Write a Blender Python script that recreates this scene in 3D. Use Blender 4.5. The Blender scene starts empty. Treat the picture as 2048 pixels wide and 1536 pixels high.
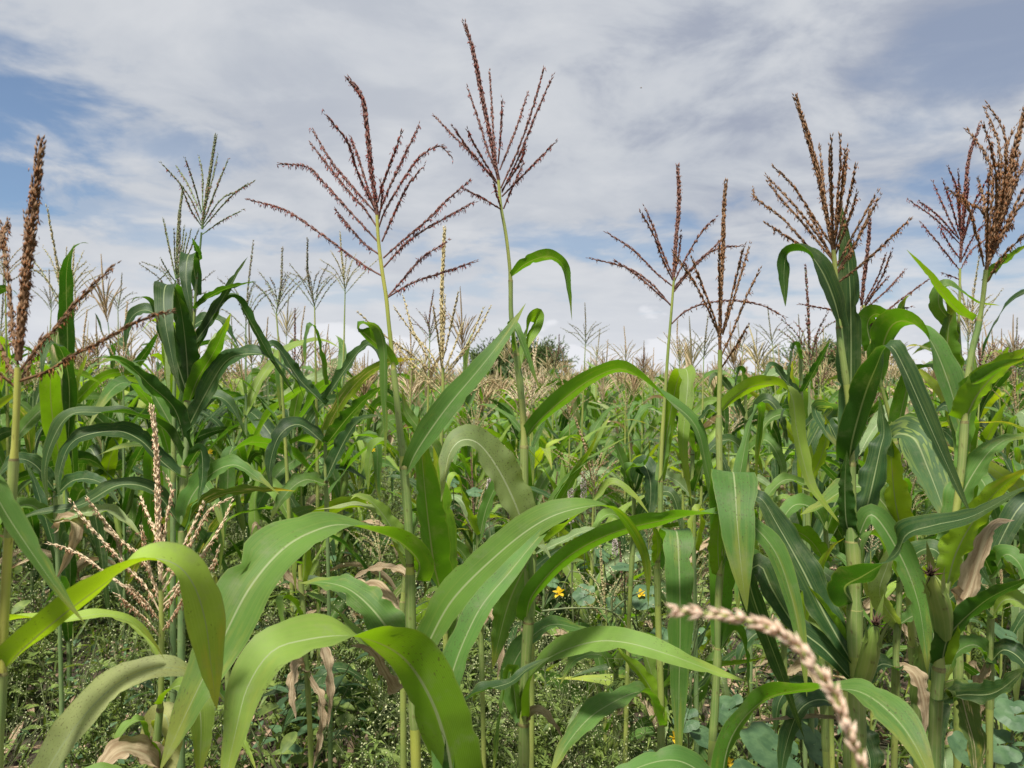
import bpy, math, random
import numpy as np
from mathutils import Vector, noise as mnoise

R = math.radians
rnd = random.Random(7)
scene = bpy.context.scene
COL = scene.collection

# ------------------------------------------------------------------ camera
F = 1490.0                       # focal length in pixels of the 2048 px wide photograph
HZ = 752.0                       # row of the horizon
CAM_H = 1.62
cam_d = bpy.data.cameras.new('camera')
cam_d.sensor_width = 36.0
cam_d.lens = 36.0 * F / 2048.0
cam_d.clip_start = 0.05
cam_d.clip_end = 5000
PITCH = math.atan((768.0 - HZ) / F)
cam_d.dof.use_dof = True
cam_d.dof.focus_distance = 1.7
cam_d.dof.aperture_fstop = 9.0
cam = bpy.data.objects.new('camera', cam_d)
cam.location = (0, 0, CAM_H)
cam.rotation_euler = (math.pi / 2 - PITCH, 0, 0)
COL.objects.link(cam)
scene.camera = cam

CP, SP = math.cos(PITCH), math.sin(PITCH)
def P(x, y, d):
    """a pixel of the photograph at depth d metres as a point in the field"""
    u = (x - 1024.0) / F * d
    v = -(y - 768.0) / F * d
    return np.array([u, d * CP + v * SP, CAM_H - d * SP + v * CP])
def dirpx(x, y):
    p = P(x, y, 1.0) - np.array([0, 0, CAM_H])
    return p / np.linalg.norm(p)

# ------------------------------------------------------------------ sky, sun, exposure
scene.view_settings.view_transform = 'Standard'
scene.view_settings.look = 'None'
scene.view_settings.gamma = 1.0
scene.view_settings.exposure = 0.67
SUN_EL, SUN_AZ = R(68), R(-155)          # azimuth from +Y towards +X
world = bpy.data.worlds.new('World')
scene.world = world
world.use_nodes = True
def build_world():
    nt = world.node_tree
    for n in list(nt.nodes): nt.nodes.remove(n)
    N = nt.nodes.new; L = nt.links.new
    def math_(op, a, b=None, c=None, clamp=False):
        n = N('ShaderNodeMath'); n.operation = op; n.use_clamp = clamp
        for i, v in enumerate((a, b, c)):
            if v is None: continue
            if isinstance(v, (int, float)): n.inputs[i].default_value = v
            else: L(v, n.inputs[i])
        return n.outputs[0]
    def mr(v, a, b, c=0.0, d=1.0, smooth=True):
        n = N('ShaderNodeMapRange'); n.clamp = True
        if smooth: n.interpolation_type = 'SMOOTHSTEP'
        L(v, n.inputs[0])
        for i, k in enumerate((a, b, c, d)): n.inputs[i + 1].default_value = k
        return n.outputs[0]
    def mix(f, a, b, blend='MIX'):
        n = N('ShaderNodeMix'); n.data_type = 'RGBA'; n.blend_type = blend
        if isinstance(f, (int, float)): n.inputs[0].default_value = f
        else: L(f, n.inputs[0])
        for i, v in ((6, a), (7, b)):
            if isinstance(v, tuple): n.inputs[i].default_value = (*v, 1)
            else: L(v, n.inputs[i])
        return n.outputs[2]
    def vm(op, a, b):
        n = N('ShaderNodeVectorMath'); n.operation = op
        for i, v in enumerate((a, b)):
            if isinstance(v, tuple): n.inputs[i].default_value = v
            elif v is not None: L(v, n.inputs[i])
        return n
    def noise(vec, scale, detail=6, rough=0.55, dist=0.0):
        n = N('ShaderNodeTexNoise'); L(vec, n.inputs['Vector'])
        n.inputs['Scale'].default_value = scale; n.inputs['Detail'].default_value = detail
        n.inputs['Roughness'].default_value = rough; n.inputs['Distortion'].default_value = dist
        return n.outputs['Fac']
    tc = N('ShaderNodeTexCoord')
    d = vm('NORMALIZE', tc.outputs['Generated'], None).outputs[0]
    sep = N('ShaderNodeSeparateXYZ'); L(d, sep.inputs[0])
    z = math_('MAXIMUM', sep.outputs[2], 0.0)
    den = math_('ADD', z, 0.16)
    px = math_('DIVIDE', sep.outputs[0], den); py = math_('DIVIDE', sep.outputs[1], den)
    cb = N('ShaderNodeCombineXYZ'); L(px, cb.inputs[0]); L(py, cb.inputs[1]); plane = cb.outputs[0]
    str_ = vm('MULTIPLY', plane, (0.74, 0.74, 1)).outputs[0]
    sky = N('ShaderNodeTexSky'); sky.sky_type = 'NISHITA'; sky.sun_disc = False
    sky.sun_elevation = SUN_EL; sky.sun_rotation = SUN_AZ; sky.altitude = 900
    sky.air_density = 1.0; sky.dust_density = 1.2; sky.ozone_density = 1.3
    nb = noise(str_, 1.15, 5, 0.55, 0.3)        # broad structure of the cloud deck
    nf = noise(str_, 3.3, 7, 0.58, 0.35)        # wisps
    nw = noise(d, 6.0, 4, 0.6)
    # holes in the deck: (x, y, half width, half height) in degrees of sky
    holes = None
    def blob(x, y, sx, sy, sharp=1.0):
        c = dirpx(x, y)
        v = vm('SUBTRACT', d, tuple(float(k) for k in c)).outputs[0]
        v = vm('MULTIPLY', v, (F / sx, F / sx, F / sy)).outputs[0]
        ln = vm('LENGTH', v, None); ln = ln.outputs['Value']
        rag = math_('MULTIPLY', math_('SUBTRACT', nf, 0.5), 6.0)
        ln = math_('ADD', ln, rag)
        return mr(ln, 1.5, 0.1, 0, sharp)
    for b in ((10, 205, 150, 75, .9), (-90, 250, 230, 130, .9), (335, 295, 95, 40, .5), (60, 300, 190, 45, .45), (120, 420, 260, 40, .5),
              (430, 465, 210, 28, .45), (1130, 485, 230, 36, .6), (1880, 520, 330, 60, .4), (1760, 470, 120, 90, .3), (700, 590, 300, 22, .3),
              (1960, 130, 150, 60, .35), (2150, 420, 300, 110, .6), (1850, 250, 130, 60, .3)):
        o = blob(*b)
        holes = o if holes is None else math_('MAXIMUM', holes, o)
    gen = mr(nb, 0.34, 0.25, 0, .35)             # the same kind of gaps everywhere else
    gap = math_('MAXIMUM', holes, gen)
    cloud = mix(mr(nb, .30, .68), (0.50, 0.54, 0.61), (0.645, 0.67, 0.71))
    cloud = mix(mr(nf, .42, .72, 0, .55), cloud, (0.75, 0.765, 0.79))
    nd = noise(str_, 1.9, 6, .5, .2)
    cloud = mix(mr(nd, .52, .30, 0, .35), cloud, (0.45, 0.49, 0.58))
    dk = None
    for b in ((1960, 80, 460, 170, .95), (1780, 330, 260, 180, .6), (720, 250, 260, 90, .3), (820, 30, 330, 70, .3), (1500, 210, 300, 60, .22)):
        o = blob(*b); dk = o if dk is None else math_('MAXIMUM', dk, o)
    cloud = mix(math_('MULTIPLY', dk, mr(nf, .62, .36, .35, .95)), cloud, (0.36, 0.40, 0.50))
    # brighter, billowy clouds low over the horizon
    lo = mr(z, 0.20, 0.0)
    cloud = mix(math_('MULTIPLY', lo, .7), cloud, (0.79, 0.81, 0.85))
    puff = N('ShaderNodeTexNoise'); L(vm('MULTIPLY', d, (1, 1, 2.4)).outputs[0], puff.inputs['Vector'])
    puff.inputs['Scale'].default_value = 7; puff.inputs['Detail'].default_value = 8; puff.inputs['Roughness'].default_value = .5
    pf = math_('MULTIPLY', mr(math_('SUBTRACT', puff.outputs['Fac'], math_('MULTIPLY', z, 3.0)), .36, .42), mr(z, .16, .05))
    cloud = mix(math_('MULTIPLY', pf, .7), cloud, (0.90, 0.91, 0.95))
    below = mr(sep.outputs[2], 0.0, -0.04)
    skyc = mix(1.0, sky.outputs[0], (0.085, 0.105, 0.118), 'MULTIPLY')
    col = mix(math_('SUBTRACT', 1.0, math_('MULTIPLY', gap, .92)), skyc, cloud)
    col = mix(below, col, (.12, .14, .08))
    bg = N('ShaderNodeBackground'); L(col, bg.inputs[0]); bg.inputs[1].default_value = 0.615
    out = N('ShaderNodeOutputWorld'); L(bg.outputs[0], out.inputs[0])
build_world()
sun_d = bpy.data.lights.new('sun', 'SUN')
sun_d.energy = 5.0; sun_d.angle = R(7); sun_d.color = (1.0, 0.955, 0.88)
sun = bpy.data.objects.new('sun', sun_d); COL.objects.link(sun)
sv = Vector((math.sin(SUN_AZ) * math.cos(SUN_EL), math.cos(SUN_AZ) * math.cos(SUN_EL), math.sin(SUN_EL)))
sun.rotation_euler = sv.to_track_quat('Z', 'Y').to_euler()

# ------------------------------------------------------------------ materials
class NT:
    def __init__(s, name):
        s.m = bpy.data.materials.new(name); s.m.use_nodes = True
        s.t = s.m.node_tree
        for n in list(s.t.nodes): s.t.nodes.remove(n)
        s.out = s.t.nodes.new('ShaderNodeOutputMaterial')
    def n(s, t): return s.t.nodes.new(t)
    def l(s, a, b): s.t.links.new(a, b)
    def put(s, sock, v):
        if isinstance(v, (int, float)): sock.default_value = v
        elif isinstance(v, tuple): sock.default_value = (*v, 1) if len(sock.default_value) == 4 and len(v) == 3 else v
        elif v is not None: s.l(v, sock)
    def math(s, op, a, b=None, c=None):
        n = s.n('ShaderNodeMath'); n.operation = op
        for i, v in enumerate((a, b, c)): s.put(n.inputs[i], v)
        return n.outputs[0]
    def mr(s, v, a, b, c=0.0, d=1.0):
        n = s.n('ShaderNodeMapRange'); n.interpolation_type = 'SMOOTHSTEP'
        s.put(n.inputs[0], v)
        for i, k in enumerate((a, b, c, d)): s.put(n.inputs[i + 1], k)
        return n.outputs[0]
    def mix(s, f, a, b, blend='MIX'):
        n = s.n('ShaderNodeMix'); n.data_type = 'RGBA'; n.blend_type = blend
        s.put(n.inputs[0], f); s.put(n.inputs[6], a); s.put(n.inputs[7], b)
        return n.outputs[2]
    def noise(s, vec, scale, detail=3, rough=.5, dist=0.0):
        n = s.n('ShaderNodeTexNoise')
        if vec is not None: s.l(vec, n.inputs['Vector'])
        n.inputs['Scale'].default_value = scale; n.inputs['Detail'].default_value = detail
        n.inputs['Roughness'].default_value = rough; n.inputs['Distortion'].default_value = dist
        return n.outputs['Fac']
    def comb(s, a, b, c=0.0):
        n = s.n('ShaderNodeCombineXYZ'); s.put(n.inputs[0], a); s.put(n.inputs[1], b); s.put(n.inputs[2], c)
        return n.outputs[0]

def leaf_mat(name, top, under, trans, yellow=.32, spots=.3, dry=0.0, mosaic=0.0, tf=.39, rough=.60, rib=(.30, .36, .17)):
    s = NT(name)
    uv = s.n('ShaderNodeUVMap'); uv.uv_map = 'UVMap'
    sp = s.n('ShaderNodeSeparateXYZ'); s.l(uv.outputs[0], sp.inputs[0])
    u, t = sp.outputs[0], sp.outputs[1]
    oi = s.n('ShaderNodeObjectInfo').outputs['Random']
    tcg = s.n('ShaderNodeTexCoord').outputs['Object']
    au = s.math('MULTIPLY', s.math('ABSOLUTE', s.math('SUBTRACT', u, .5)), 2.0)
    ofs = s.math('MULTIPLY', oi, 37.0)
    big = s.noise(tcg, 7.0, 4, .6)
    streak = s.noise(s.comb(s.math('MULTIPLY', u, 26.0), s.math('MULTIPLY', t, 2.2), ofs), 1.0, 3, .6)
    veins = s.math('SINE', s.math('MULTIPLY', u, 2 * math.pi * 34))
    back = s.n('ShaderNodeNewGeometry').outputs['Backfacing']
    c = s.mix(s.mr(big, .3, .7), tuple(k * .78 for k in top), tuple(k * 1.22 for k in top))
    c = s.mix(s.mr(streak, .42, .72, 0, .5), c, tuple(a * .6 + b * .55 for a, b in zip(top, (.19, .24, .07))))
    cu = s.mix(s.mr(big, .3, .7), tuple(k * .85 for k in under), tuple(k * 1.15 for k in under))
    cu = s.mix(s.mr(veins, .3, 1, 0, .13), cu, tuple(min(1, k * 1.7) for k in under))
    c = s.mix(back, c, cu)
    c = s.mix(s.mr(veins, .2, 1, 0, .12), c, (.22, .28, .10))
    c = s.mix(s.mr(s.noise(tcg, 3.2, 3, .5), .35, .68, 0, .6), c, s.mix(1.0, c, (.50, .62, .62), 'MULTIPLY'))
    # hue drift from leaf to leaf
    c = s.mix(s.mr(oi, .3, 1.0, 0, .5), c, s.mix(1.0, c, (1.38, 1.08, .75), 'MULTIPLY'))
    # yellowing at tip and margin
    edge = s.mr(au, .93, .99, 0, .45)
    patch = s.mr(s.math('ADD', s.noise(s.comb(s.math('MULTIPLY', u, 3.0), s.math('MULTIPLY', t, 5.0), ofs), 1.0, 4, .6), s.math('MULTIPLY', s.math('POWER', t, 6.0), .55)), .60, .85)
    c = s.mix(s.math('MULTIPLY', patch, yellow), c, (.36, .31, .05))
    c = s.mix(edge, c, (.17, .22, .06))
    if mosaic:
        mo = s.noise(s.comb(s.math('MULTIPLY', u, 15.0), s.math('MULTIPLY', t, 11.0), ofs), 1.0, 1, .4)
        mask = s.mr(s.noise(s.comb(s.math('MULTIPLY', u, 2.2), s.math('MULTIPLY', t, 2.0), 3.3), 1.0, 2), .42, .60)
        c = s.mix(s.math('MULTIPLY', s.math('MULTIPLY', s.mr(mo, .50, .55), mask), mosaic), c, (.30, .38, .09))
    if dry:
        dn = s.noise(s.comb(s.math('MULTIPLY', u, 7.0), s.math('MULTIPLY', t, 4.0), ofs), 1.0, 4, .65)
        dc = s.mix(s.mr(dn, .35, .65), (.30, .215, .125), (.52, .42, .27))
        c = s.mix(s.mr(s.math('ADD', dn, dry - .5), .42, .58), c, dc)
    # midrib
    wid = s.math('MULTIPLY_ADD', t, -.075, .095)
    ribm = s.mr(s.math('DIVIDE', au, wid), 1.0, .45)
    c = s.mix(s.math('MULTIPLY', ribm, .85), c, rib if not dry else (.5, .42, .26))
    # dark scabs, shed anthers and bites
    if spots:
        vo = s.noise(s.comb(s.math('MULTIPLY', u, 26.0), s.math('MULTIPLY', t, 120.0), ofs), 1.0, 1, .5)
        sm = s.noise(s.comb(s.math('MULTIPLY', u, 2.0), s.math('MULTIPLY', t, 5.0), s.math('ADD', ofs, 9.0)), 1.0, 2)
        sf = s.math('MULTIPLY', s.mr(vo, .635, .68), s.mr(sm, .60 - .28 * spots, .72 - .25 * spots))
        c = s.mix(s.math('MULTIPLY', sf, .62), c, (.06, .035, .018))
        du = s.noise(tcg, 22.0, 5, .7)
        c = s.mix(s.mr(du, .50, .78, 0, .40), c, (.20, .21, .13))
    bsdf = s.n('ShaderNodeBsdfPrincipled'); s.put(bsdf.inputs['Base Color'], c)
    s.put(bsdf.inputs['Roughness'], s.math('MULTIPLY_ADD', big, .22, rough - .11)); bsdf.inputs['Specular IOR Level'].default_value = .33 if not dry else .15
    h = s.math('ADD', s.math('MULTIPLY', veins, .5), s.math('MULTIPLY', streak, 1.6))
    bmp = s.n('ShaderNodeBump'); bmp.inputs['Strength'].default_value = .20 if not dry else .9; bmp.inputs['Distance'].default_value = .0006
    s.l(h, bmp.inputs['Height']); s.l(bmp.outputs[0], bsdf.inputs['Normal'])
    tr = s.n('ShaderNodeBsdfTranslucent')
    s.put(tr.inputs['Color'], s.mix(.30, s.mix(1.0, c, trans, 'MULTIPLY'), c))
    tcol = s.mix(s.mr(ribm, 0, 1, 0, .6), s.mix(1.0, c, trans, 'MULTIPLY'), (.06, .08, .02))
    s.put(tr.inputs['Color'], tcol)
    mx = s.n('ShaderNodeMixShader'); mx.inputs[0].default_value = tf
    s.l(bsdf.outputs[0], mx.inputs[1]); s.l(tr.outputs[0], mx.inputs[2]); s.l(mx.outputs[0], s.out.inputs[0])
    return s.m

T1 = (2.1, 2.1, .50)
M = {}
M['leaf'] = leaf_mat('maize_leaf', (.080, .180, .032), (.078, .190, .011), T1, spots=.35)
M['leaf_dark'] = leaf_mat('maize_leaf_dark', (.022, .068, .018), (.024, .080, .007), (1.8, 2.0, .5), yellow=.05, spots=.15, rough=.50)  # dark-green leaf, lowered further to put understory shade into its colour
M['leaf_fresh'] = leaf_mat('maize_leaf_fresh', (.165, .275, .046), (.145, .275, .012), (2.0, 2.0, .4), yellow=.2, spots=.25, tf=.36)
M['leaf_yellow'] = leaf_mat('maize_leaf_yellowing', (.26, .38, .055), (.24, .38, .018), (1.8, 1.7, .4), yellow=.45, spots=.3, tf=.38)
M['leaf_pale'] = leaf_mat('maize_leaf_dusty', (.215, .30, .14), (.13, .25, .045), T1, rib=(.50, .56, .34), yellow=.2, spots=.8)
M['leaf_speck'] = leaf_mat('maize_leaf_speckled', (.31, .34, .14), (.22, .31, .05), (1.8, 1.7, .5), yellow=.3, spots=1.1)
M['leaf_mosaic'] = leaf_mat('maize_leaf_mosaic', (.060, .135, .058), (.055, .13, .025), T1, mosaic=.5, spots=.1)
M['leaf_scorch'] = leaf_mat('maize_leaf_scorched', (.11, .17, .035), (.10, .17, .03), (2.0, 1.9, .5), yellow=1.0, dry=.38, spots=.3)
M['leaf_dry'] = leaf_mat('maize_leaf_dry', (.40, .30, .19), (.38, .29, .18), (1.4, 1.2, .9), yellow=0, dry=.9, spots=.3, tf=.22, rough=.75)

def simple(name, c1, c2, scale=30, rough=.6, detail=4, bump=.3, bd=.002, trans=0.0, spec=.3, tint=(2.0, 2.0, .7)):
    s = NT(name)
    tc = s.n('ShaderNodeTexCoord').outputs['Object']
    nz = s.noise(tc, scale, detail, .6)
    oi = s.n('ShaderNodeObjectInfo').outputs['Random']
    c = s.mix(s.mr(nz, .35, .65), c1, c2)
    c = s.mix(s.math('MULTIPLY', oi, .25), c, tuple(k * .75 for k in c1))
    b = s.n('ShaderNodeBsdfPrincipled'); s.put(b.inputs['Base Color'], c); b.inputs['Roughness'].default_value = rough
    b.inputs['Specular IOR Level'].default_value = spec
    bm = s.n('ShaderNodeBump'); bm.inputs['Strength'].default_value = bump; bm.inputs['Distance'].default_value = bd
    s.l(nz, bm.inputs['Height']); s.l(bm.outputs[0], b.inputs['Normal'])
    if trans:
        tr = s.n('ShaderNodeBsdfTranslucent'); s.put(tr.inputs['Color'], s.mix(1.0, c, tint, 'MULTIPLY'))
        mx = s.n('ShaderNodeMixShader'); mx.inputs[0].default_value = trans
        s.l(b.outputs[0], mx.inputs[1]); s.l(tr.outputs[0], mx.inputs[2]); s.l(mx.outputs[0], s.out.inputs[0])
    else:
        s.l(b.outputs[0], s.out.inputs[0])
    return s.m

def stalk_mat(name, ca, cb, cc):
    s = NT(name)
    uv = s.n('ShaderNodeUVMap'); uv.uv_map = 'UVMap'
    sp = s.n('ShaderNodeSeparateXYZ'); s.l(uv.outputs[0], sp.inputs[0])
    tc = s.n('ShaderNodeTexCoord').outputs['Object']
    u, t = sp.outputs[0], sp.outputs[1]
    st = s.noise(s.comb(s.math('MULTIPLY', u, 30.0), s.math('MULTIPLY', t, 3.0)), 1.0, 3)
    nz = s.noise(tc, 14, 4)
    c = s.mix(s.mr(nz, .3, .7), ca, cb)
    c = s.mix(s.mr(st, .45, .75, 0, .5), c, cc)
    sc = s.noise(s.comb(s.math('MULTIPLY', u, 6.0), s.math('MULTIPLY', t, 40.0)), 1.0, 3)
    c = s.mix(s.mr(sc, .60, .72, 0, .7), c, (.11, .06, .025))
    c = s.mix(s.mr(s.noise(tc, 5, 3), .4, .6, 0, .5), c, s.mix(1.0, c, (.55, .75, .6), 'MULTIPLY'))
    b = s.n('ShaderNodeBsdfPrincipled'); s.put(b.inputs['Base Color'], c); b.inputs['Roughness'].default_value = .42
    bm = s.n('ShaderNodeBump'); bm.inputs['Strength'].default_value = .3; bm.inputs['Distance'].default_value = .001
    s.l(st, bm.inputs['Height']); s.l(bm.outputs[0], b.inputs['Normal']); s.l(b.outputs[0], s.out.inputs[0])
    return s.m
M['stalk'] = stalk_mat('maize_stalk', (.24, .29, .075), (.33, .36, .08), (.40, .38, .14))
M['stalk_green'] = stalk_mat('maize_stalk_green', (.14, .22, .085), (.20, .28, .10), (.28, .32, .13))
M['stalk_yellow'] = stalk_mat('maize_stalk_yellow', (.33, .35, .065), (.43, .42, .075), (.46, .43, .14))
M['sheath'] = stalk_mat('leaf_sheath', (.15, .23, .06), (.27, .32, .085), (.42, .38, .20))
M['collar'] = simple('leaf_collar', (.13, .11, .04), (.27, .27, .09), 60)
M['husk'] = stalk_mat('ear_husk', (.14, .23, .045), (.25, .31, .06), (.38, .37, .15))
M['silk'] = simple('dried_silk', (.030, .014, .010), (.10, .05, .03), 80)
TT = (1.5, 1.3, 1.1)
M['gl_purple'] = simple('glume_purple', (.135, .058, .048), (.25, .135, .105), 120, trans=.25, tint=TT)
M['gl_green'] = simple('glume_green', (.13, .15, .075), (.25, .24, .12), 120, trans=.2, tint=TT)
M['gl_tan'] = simple('glume_tan', (.34, .235, .12), (.52, .39, .22), 120, trans=.2, tint=TT)
M['gl_straw'] = simple('glume_straw', (.38, .32, .15), (.56, .48, .26), 120, trans=.2, tint=TT)
M['gl_pink'] = simple('glume_pale_pink', (.58, .46, .29), (.76, .64, .44), 120, trans=.2, tint=TT)
M['gl_papery'] = simple('glume_papery', (.62, .47, .34), (.82, .68, .54), 260, trans=.3, tint=TT)
M['gl_grey'] = simple('glume_grey', (.20, .18, .13), (.32, .29, .22), 120, trans=.2, tint=TT)
M['an_red'] = simple('anther_rust', (.28, .036, .028), (.44, .10, .05), 150, trans=.25, tint=TT)
M['gl_rust'] = simple('glume_rusty', (.13, .068, .030), (.27, .155, .075), 120, trans=.2, tint=TT)
M['an_brown'] = simple('anther_brown', (.24, .085, .028), (.42, .19, .065), 150, trans=.25, tint=TT)
M['an_pink'] = simple('anther_pink', (.50, .25, .14), (.64, .42, .26), 150, trans=.2, tint=TT)
M['an_tan'] = simple('anther_tan', (.40, .27, .12), (.55, .38, .2), 150, trans=.2, tint=TT)

# ------------------------------------------------------------------ mesh helpers
class MB:
    """collects quads and triangles with uv and a material slot, builds ONE mesh"""
    def __init__(s): s.v = []; s.f = []; s.uv = []; s.mi = []; s.n = 0
    def add(s, v, f, uv=None, mi=0):
        v = np.asarray(v, float); f = np.asarray(f, int)
        s.v.append(v); s.f.append(f + s.n); s.n += len(v)
        s.uv.append(np.zeros((len(v), 2)) if uv is None else np.asarray(uv, float))
        s.mi.append(np.full(len(f), mi, int))
    def mesh(s, name, mats, smooth=True):
        me = bpy.data.meshes.new(name)
        V = np.concatenate(s.v); UV = np.concatenate(s.uv)
        me.vertices.add(len(V)); me.vertices.foreach_set('co', V.ravel())
        idx = []; tot = []; mi = []
        for f, m in zip(s.f, s.mi):
            idx.append(f.ravel()); tot.append(np.full(len(f), f.shape[1])); mi.append(m)
        idx = np.concatenate(idx); tot = np.concatenate(tot); mi = np.concatenate(mi)
        me.loops.add(len(idx)); me.loops.foreach_set('vertex_index', idx.astype(np.int32))
        me.polygons.add(len(tot))
        st = np.concatenate(([0], np.cumsum(tot)[:-1]))
        me.polygons.foreach_set('loop_start', st.astype(np.int32)); me.polygons.foreach_set('loop_total', tot.astype(np.int32))
        me.polygons.foreach_set('material_index', mi.astype(np.int32))
        me.polygons.foreach_set('use_smooth', np.full(len(tot), smooth))
        ul = me.uv_layers.new(name='UVMap'); ul.data.foreach_set('uv', UV[idx].ravel())
        for m in mats: me.materials.append(m)
        me.update(calc_edges=True)
        return me

def link(name, me, parent=None, loc=None):
    o = bpy.data.objects.new(name, me); COL.objects.link(o)
    if parent is not None: o.parent = parent
    if loc is not None: o.location = loc
    return o
def thing(name, label, cat, loc=(0, 0, 0), group=None):
    o = bpy.data.objects.new(name, None); COL.objects.link(o); o.location = loc
    o.empty_display_size = .05
    o['label'] = label; o['category'] = cat
    if group: o['group'] = group
    return o
def dup(root, loc, rotz, scale=(1, 1, 1), label=None, group=None):
    r = root.copy(); COL.objects.link(r)
    r.location = loc; r.rotation_euler = (0, 0, rotz); r.scale = scale
    if label: r['label'] = label
    if group: r['group'] = group
    for ch in list(root.children):
        c = ch.copy(); COL.objects.link(c); c.parent = r
        for g in ch.children:
            k = g.copy(); COL.objects.link(k); k.parent = c
    return r
def norm(v):
    v = np.asarray(v, float); return v / np.maximum(np.linalg.norm(v, axis=-1, keepdims=True), 1e-9)
def spline(pts, n):
    """Catmull-Rom through the rows of pts, resampled evenly by length (first 3 columns)"""
    p = np.asarray(pts, float)
    if len(p) == 2: p = np.array([p[0], (p[0] + p[1]) / 2, p[1]])
    q = np.vstack([2 * p[0] - p[1], p, 2 * p[-1] - p[-2]])
    out = []
    for i in range(1, len(q) - 2):
        a, b, c, e = q[i - 1], q[i], q[i + 1], q[i + 2]
        for t in np.linspace(0, 1, 14, endpoint=False):
            out.append(.5 * ((2 * b) + (-a + c) * t + (2 * a - 5 * b + 4 * c - e) * t * t + (-a + 3 * b - 3 * c + e) * t ** 3))
    out.append(p[-1]); out = np.array(out)
    s = np.concatenate(([0], np.cumsum(np.linalg.norm(np.diff(out[:, :3], axis=0), axis=1))))
    tt = np.linspace(0, s[-1], n)
    return np.stack([np.interp(tt, s, out[:, k]) for k in range(p.shape[1])], 1), s[-1]

def tube(mb, pts, rad, sides=8, mi=0, vscale=1.0, cap=True):
    pts = np.asarray(pts, float); n = len(pts); rad = np.broadcast_to(rad, (n,))
    T = norm(np.gradient(pts, axis=0))
    ref = np.array([0, 1., 0.]) if abs(T[0][1]) < .8 else np.array([1., 0, 0])
    X = norm(np.cross(T, ref)); Y = np.cross(T, X)
    a = np.linspace(0, 2 * math.pi, sides + 1)
    ring = np.cos(a)[None, :, None] * X[:, None] + np.sin(a)[None, :, None] * Y[:, None]
    V = pts[:, None] + ring * rad[:, None, None]
    s = np.concatenate(([0], np.cumsum(np.linalg.norm(np.diff(pts, axis=0), axis=1)))) * vscale
    UV = np.stack(np.broadcast_arrays(np.linspace(0, 1, sides + 1)[None], s[:, None]), -1)
    i, j = np.meshgrid(np.arange(n - 1), np.arange(sides), indexing='ij'); i = i.ravel(); j = j.ravel(); w = sides + 1
    f = np.stack([i * w + j, i * w + j + 1, (i + 1) * w + j + 1, (i + 1) * w + j], 1)
    mb.add(V.reshape(-1, 3), f, UV.reshape(-1, 2), mi)

def profile(t, base=.5, peak=.33):
    k = np.where(t < peak, base + (1 - base) * np.sin(np.clip(t / peak, 0, 1) * math.pi / 2), np.power(np.clip(1 - (np.maximum(t - peak, 0) / (1 - peak)) ** 1.75, 0, 1), 1.0))
    return k
def ribbon(mb, C, N, w, m=8, keel=.22, ripple=.06, freq=4, seed=0, mi=0, base=.5, peak=.33, curl=0.0):
    """blade: C centre line, N upper-side normals, w largest width; u across, t along in the uv"""
    rs = np.random.RandomState(seed)
    n = len(C); t = np.linspace(0, 1, n)
    T = norm(np.gradient(C, axis=0)); N = norm(N - (N * T).sum(1, keepdims=True) * T); W = np.cross(T, N)
    u = np.linspace(-1, 1, m + 1)
    hw = (w / 2 * profile(t, base, peak))[:, None]
    hw = hw * (1 + .035 * np.sin(t * 31 + rs.rand() * 6)[:, None])
    k = (keel * (1 - .55 * t) + .75 * np.exp(-t / .045))[:, None]
    sidef = np.ones((n, m + 1))
    if m >= 8:                 # nibbled and torn margins
        for sd in (0, 1):
            cnd = (u < 0) if sd == 0 else (u > 0)
            for _ in range(rs.randint(1, 5)):
                t0 = .15 + .8 * rs.rand(); dp = .10 + .28 * rs.rand() ** 2; wd_ = .008 + .018 * rs.rand()
                sidef -= np.where(cnd, 1, 0)[None] * (dp * np.exp(-((t - t0) / wd_) ** 2))[:, None] * (np.abs(u) > .7)[None]
        sidef += (rs.randn(n, 1) * .012) * (np.abs(u) > .9)[None]
    ph = rs.rand(2) * 6.28; fr = freq * (.8 + .4 * rs.rand(2)); fr2 = fr * 2.3
    rip = np.zeros((n, m + 1))
    for sd, cnd in ((0, u < 0), (1, u >= 0)):
        wv = np.sin(2 * math.pi * fr[sd] * t + ph[sd]) + .45 * np.sin(2 * math.pi * fr2[sd] * t + ph[1 - sd] * 2)
        rip += np.where(cnd, 1, 0)[None] * (wv * np.clip(t * 6, 0, 1) * ripple * 2)[:, None] * (np.abs(u) ** 2)[None]
    off = np.abs(u)[None] ** 1.25 * k + rip - curl * (u[None] ** 2)
    fold = 1 / np.sqrt(1 + (k * .9) ** 2)
    V = C[:, None] + W[:, None] * (u[None] * sidef * hw * fold)[..., None] + N[:, None] * (off * hw)[..., None]
    UV = np.stack(np.broadcast_arrays((u / 2 + .5)[None], t[:, None]), -1)
    i, j = np.meshgrid(np.arange(n - 1), np.arange(m), indexing='ij'); i = i.ravel(); j = j.ravel(); q = m + 1
    f = np.stack([i * q + j, i * q + j + 1, (i + 1) * q + j + 1, (i + 1) * q + j], 1)
    mb.add(V.reshape(-1, 3), f, UV.reshape(-1, 2), mi)

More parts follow.
